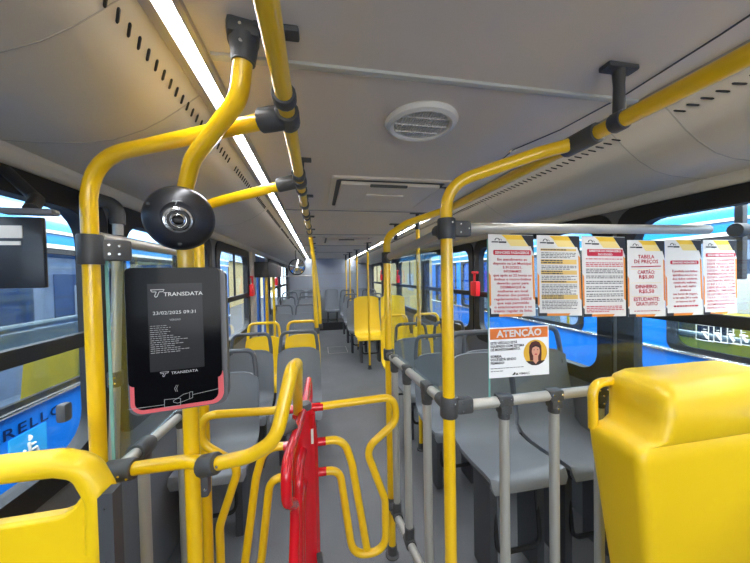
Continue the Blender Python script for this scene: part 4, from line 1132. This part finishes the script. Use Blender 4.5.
# floor hatch in the aisle
hp = [at(u, v, Z=0.002) for (u, v) in ((324, 345.5), (348, 345.5), (352, 354), (326, 355))]
cxx = sum(p.x for p in hp)/4; cyy = sum(p.y for p in hp)/4
root = thing('floor_hatch', 'square hatch with a pale metal border in the aisle floor', 'hatch', (cxx, cyy, 0))
mb = MB(); x0, x1, y0, y1 = cxx-0.20, cxx+0.20, cyy-0.28, cyy+0.28
mb.ring([(p[0], p[1], 0.0) for p in rrect(x0, x1, y0, y1, 0.01)], [(p[0], p[1], 0.0) for p in rrect(x0+0.012, x1-0.012, y0+0.016, y1-0.016, 0.008)], (0, 0, 0.004)); part(mb, 'border', SIL, root)
mb = MB(); mb.box((cxx, cyy, 0.001), (0.376, 0.528, 0.002)); part(mb, 'cover', FLOOR, root, smooth=False)

# ================================================================== OUTSIDE
BLUE = mat('bus_blue', (0.003, 0.22, 0.85), 0.3, coat=0.5, noise=0.02, scale=2)
CYAN = mat('bus_light_blue', (0.004, 0.20, 0.50), 0.3, coat=0.5, noise=0.02, scale=2)
INT = mat('parked_bus_interior', (0.45, 0.50, 0.57), 0.7, noise=0.5, scale=2.5)
FARW = mat('far_window_grey', (0.10, 0.13, 0.18), 0.3, noise=0.6, scale=4)
def parked_bus(label, xs, s, y0, y1, wins, extra, zb=0.76):
    """xs: x of the side that faces us, s: +1 when the bus stands to the right"""
    root = thing('parked_bus', label, 'bus', (xs + s*1.25, (y0+y1)/2, -0.9))
    D = 2.5
    zt = 1.80
    mb = MB()
    def slab(a, b, z0, z1): mb.box((xs+s*0.03, (a+b)/2, (z0+z1)/2), (0.06, b-a, z1-z0))
    slab(y0, y1, -0.55, zb)
    y = y0
    for (a, b) in wins: slab(y, a, zb, zt); y = b
    slab(y, y1, zb, zt)
    mb.box((xs+s*(D-0.03), (y0+y1)/2, 0.65), (0.06, y1-y0, 2.4)); mb.box((xs+s*D/2, y0+0.03, 0.65), (D, 0.06, 2.4)); mb.box((xs+s*D/2, y1-0.03, 0.65), (D, 0.06, 2.4))
    part(mb, 'body', BLUE, root, smooth=False)
    mb = MB()   # shoulder and roof, paler blue
    prof = [(0.0, zt), (0.0, zt+0.16), (0.03, zt+0.27), (0.12, zt+0.36), (0.4, zt+0.42), (D/2, zt+0.45), (D-0.4, zt+0.42), (D-0.12, zt+0.36), (D, zt+0.2), (D, zt)]
    P = [[Vector((xs+s*x, yy, z)) for (x, z) in prof] for yy in (y0, y1)]
    mb.sheet(P, lambda i, j: P[i][j] + Vector((s*0.02 if j < 5 else -s*0.02, 0, -0.02))); part(mb, 'roof', CYAN, root)
    mb = MB(); mb.box((xs-s*0.004, (y0+y1)/2, zt+0.12), (0.012, y1-y0, 0.022)); mb.box((xs-s*0.004, (y0+y1)/2, zt+0.015), (0.012, y1-y0, 0.03)); part(mb, 'white_stripe', WHITE, root, smooth=False)
    mb = MB(); mb.tube([(xs-s*0.006, y0, zb-0.02), (xs-s*0.006, y1, zb-0.02)], 0.016, 8); part(mb, 'chrome_strip', CHR, root)
    mb = MB(); mb.box((xs+s*1.3, (y0+y1)/2, 0.1), (2.2, y1-y0-0.2, 0.06)); mb.box((xs+s*1.9, (y0+y1)/2, 1.0), (0.05, y1-y0-0.2, 1.8)); part(mb, 'interior_lining', INT, root, smooth=False)
    for (a, b) in wins:
        mb = MB(); X = xs - s*0.008
        o = rrect(a-0.04, b+0.04, zb-0.03, zt+0.03, 0.1); i = rrect(a+0.03, b-0.03, zb+0.035, zt-0.04, 0.10)
        mb.ring([(X, p[0], p[1]) for p in o], [(X, p[0], p[1]) for p in i], (s*0.03, 0, 0)); f = part(mb, 'window_frame', RUB, root)
        mb = MB(); mb.box((xs+s*0.02, (a+b)/2, (zt+zb)/2), (0.006, b-a, zt-zb)); part(mb, 'pane', PGLS, f, smooth=False)
        zi = 1.26 if s < 0 else 1.02
        mb = MB(); mb.tube([(xs+s*0.06, a, zi), (xs+s*0.06, b, zi)], 0.022, 8); part(mb, 'inner_bar', SIL, f)
        if s < 0:
            mb = MB(); mb.box((xs+s*0.12, (a+b)/2-0.1, 1.15), (0.02, (b-a)*0.62, 0.13)); part(mb, 'sill_panel', WHITE, f, smooth=False)
            mb = MB(); mb.box((xs+s*0.13, (a+b)/2+(b-a)*0.33, 1.15), (0.02, 0.16, 0.12)); part(mb, 'yellow_panel', YELP, f, smooth=False)
    for (a, b) in wins:
        mb = MB(); mb.box((xs+s*1.86, (a+b)/2, 1.30), (0.02, (b-a)*0.86, 0.72)); part(mb, 'far_window', FARW, root, smooth=False)
    # yellow seats and poles seen through its windows
    for k, yy in enumerate([y0+1.0+0.85*i for i in range(int((y1-y0-1.5)/0.85))]):
        mb = MB()
        mb.sheet([[Vector((xs+s*(0.25+0.42*t), yy+0.1*h, 0.35+0.75*h)) for t in (0, 0.5, 1)] for h in (0, 0.5, 1)], lambda i, j: Vector((xs+s*(0.25+0.42*(j/2)), yy+0.1*(i/2)+0.04, 0.35+0.75*(i/2))))
        part(mb, 'seat_back', YELP if k % 2 == 0 else SEAT, root)
        if k % 3 == 1:
            mb = MB(); mb.tube([(xs+s*0.75, yy, 0.1), (xs+s*0.75, yy, 2.1)], 0.02, 8); part(mb, 'pole', YEL, root)
        if k % 3 == 2:
            mb = MB(); mb.box((xs+s*1.2, yy, 1.3), (0.01, 0.5, 0.4)); part(mb, 'white_panel', WHITE, root, smooth=False)
    if extra: extra(root, xs, s)
    d = bpy.data.lights.new('parked_bus_fill', 'AREA'); d.shape = 'RECTANGLE'; d.size = 0.3; d.size_y = y1-y0-1; d.energy = 120 if s < 0 else 320  # added fill lamp to brighten the parked bus interior
    o = bpy.data.objects.new('parked_bus_fill', d); COL.objects.link(o); o.location = (xs+s*0.9, (y0+y1)/2, 2.12)
    return root
def left_extra(root, xs, s):
    c = at(22, 428, X=xs-0.01)
    M = Matrix(((0, 0, 1, xs+0.008), (1, 0, 0, 0), (0, 1, 0, 0), (0, 0, 0, 1)))
    e = at(62, 408, X=xs); b_ = at(0, 436, X=xs)
    mb = MB(); text_bm(mb, 'MASCARELLO', 0.095, Matrix(((0, 0, 1, xs+0.006), (1, 0, 0, e.y), (0, 1, 0, e.z-0.022), (0, 0, 0, 1))), 'RIGHT', 0.012, 1.15, 1.45)
    part(mb, 'lettering', mat('letter_dark_blue', (0.01, 0.03, 0.12), 0.3, metal=0.4), root, smooth=False)
    p = at(28, 440, X=xs)
    mb = MB(); mb.box((xs+0.003, p.y, p.z-0.06), (0.006, 0.26, 0.24)); sg = part(mb, 'accessibility_sign', mat('sign_cyan', (0.02, 0.40, 0.85), 0.4), root, smooth=False)
    mb = MB()
    Q = lambda a, z: Vector((xs+0.009, p.y+a, p.z-0.06+z))
    mb.tube([Q(-0.005, 0.075), Q(-0.0, 0.075001)], 0.020, 10)
    mb.tube([Q(-0.005, 0.045), Q(0.0, -0.01), Q(0.045, -0.012), Q(0.06, -0.06)], 0.010, 6)
    mb.tube([Q(0.0, 0.025), Q(0.04, 0.022)], 0.008, 6)
    mb.tube([Q(0.0+0.055*math.cos(t), -0.035+0.055*math.sin(t)) for t in [2.2+i*0.35 for i in range(11)]], 0.008, 6)
    part(mb, 'wheelchair_symbol', WHITE, sg)
def right_extra(root, xs, s):
    p = at(722, 334, X=xs)
    mb = MB(); mb.box((xs+0.62, 2.0, 0.86), (0.56, 1.15, 0.56), bev=0.10); part(mb, 'engine_cover', YELP, root)
    mb = MB(); mb.box((xs+0.335, 2.05, 1.0), (0.03, 0.36, 0.14), bev=0.012); part(mb, 'cover_grille', RUB, root)
    for i, u in enumerate((705, 718, 731, 744)):
        p = at(u, 334.5-(u-722)*-0.09, X=xs-0.012)
        mb = MB(); w = 0.055
        fr = [Vector((xs-0.014, p.y+a*w, p.z+b*w*1.1)) for (a, b) in ((-1, -1), (1, -1), (1, 1), (-1, 1))]
        mb.tube(fr, 0.004, 5, closed=True)
        mb.tube([(xs-0.014, p.y, p.z+0.030), (xs-0.014, p.y, p.z+0.0301)], 0.012, 8)
        mb.tube([(xs-0.014, p.y, p.z+0.015), (xs-0.014, p.y, p.z-0.012), (xs-0.014, p.y-0.018, p.z-0.04)], 0.009, 6); mb.tube([(xs-0.014, p.y-0.02, p.z+0.004), (xs-0.014, p.y+0.02, p.z+0.004)], 0.007, 6)
        part(mb, 'window_pictogram', WHITE, root)
parked_bus('blue bus parked close by, seen through the left windows', -2.28, -1, -3.0, 7.0, [(-2.7, -1.3), (-1.15, 0.3), (0.45, 1.9), (2.05, 3.4), (3.55, 4.9), (5.05, 6.4)], left_extra)
parked_bus('blue bus parked alongside, seen through the right windows and the glass barrier', 2.62, 1, -3.0, 7.6, [(-2.7, -1.2), (-1.0, 0.45), (0.62, 2.06), (2.44, 2.72), (2.98, 4.15), (4.5, 5.9), (6.2, 7.3)], right_extra, 0.88)
mb = MB(); mb.box((0, 8, -0.95), (60, 60, 0.1)); o = struct('ground', mb, mat('asphalt', (0.16, 0.16, 0.165), 0.8, noise=0.2, scale=40), smooth=False)
CRE = mat('building_cream', (0.62, 0.50, 0.24), 0.8, noise=0.05, scale=2)
for (x, s, lab) in ((6.2, 1, 'cream yellow building wall seen through the far right windows'), (-7.5, -1, 'cream yellow building wall seen through the far left windows')):
    root = thing('building', lab, 'building', (x, 17, -0.9))
    mb = MB(); mb.box((x+s*1.5, 30, 1.0), (3, 43, 3.8)); part(mb, 'wall', CRE, root, smooth=False)
    for k in range(4):
        mb = MB(); mb.box((x-s*0.01, 10.6+k*3.4, 1.0), (0.05, 1.3, 1.2)); part(mb, 'window', INT, root, smooth=False)
    mb = MB(); mb.box((x+s*1.3, 30, 3.9), (3.4, 43.4, 2.0)); part(mb, 'roof', CYAN, root, smooth=False)

# ================================================================== LIGHT
w = bpy.data.worlds.new('world'); scene.world = w; w.use_nodes = True
nt = w.node_tree; bg = nt.nodes['Background']
bg.inputs['Color'].default_value = (0.86, 0.93, 1.0, 1); bg.inputs['Strength'].default_value = 3.6
sd = bpy.data.lights.new('sun', 'SUN'); sd.energy = 2.2; sd.angle = math.radians(8); sd.color = (1, 0.96, 0.9)
so = bpy.data.objects.new('sun', sd); COL.objects.link(so); so.rotation_euler = (math.radians(38), math.radians(8), 0)
ad = bpy.data.lights.new('windscreen_fill', 'AREA'); ad.shape = 'RECTANGLE'; ad.size = 2.0; ad.size_y = 1.0; ad.energy = 22; ad.color = (1, 0.97, 0.93)  # added fill lamp at the windscreen, behind the camera
ao = bpy.data.objects.new('windscreen_fill', ad); COL.objects.link(ao); ao.location = (0, -2.1, 1.5); ao.rotation_euler = (math.radians(82), 0, 0)
for k, (x, ry) in enumerate(((-1.78, -14), (1.95, 14))):
    d = bpy.data.lights.new('bus_gap_fill', 'AREA'); d.shape = 'RECTANGLE'; d.size = 0.9; d.size_y = 11; d.energy = 420; d.color = (0.93, 0.97, 1)  # added fill lamps over the gaps, the sky alone leaves the bus sides dark
    o = bpy.data.objects.new('bus_gap_fill', d); COL.objects.link(o); o.location = (x, 3.0, 3.0); o.rotation_euler = (0, math.radians(-ry), 0)
scene.view_settings.view_transform = 'Standard'
scene.view_settings.look = 'None'
scene.view_settings.exposure = 0.28
scene.cycles.max_bounces = 8
scene.cycles.transparent_max_bounces = 16
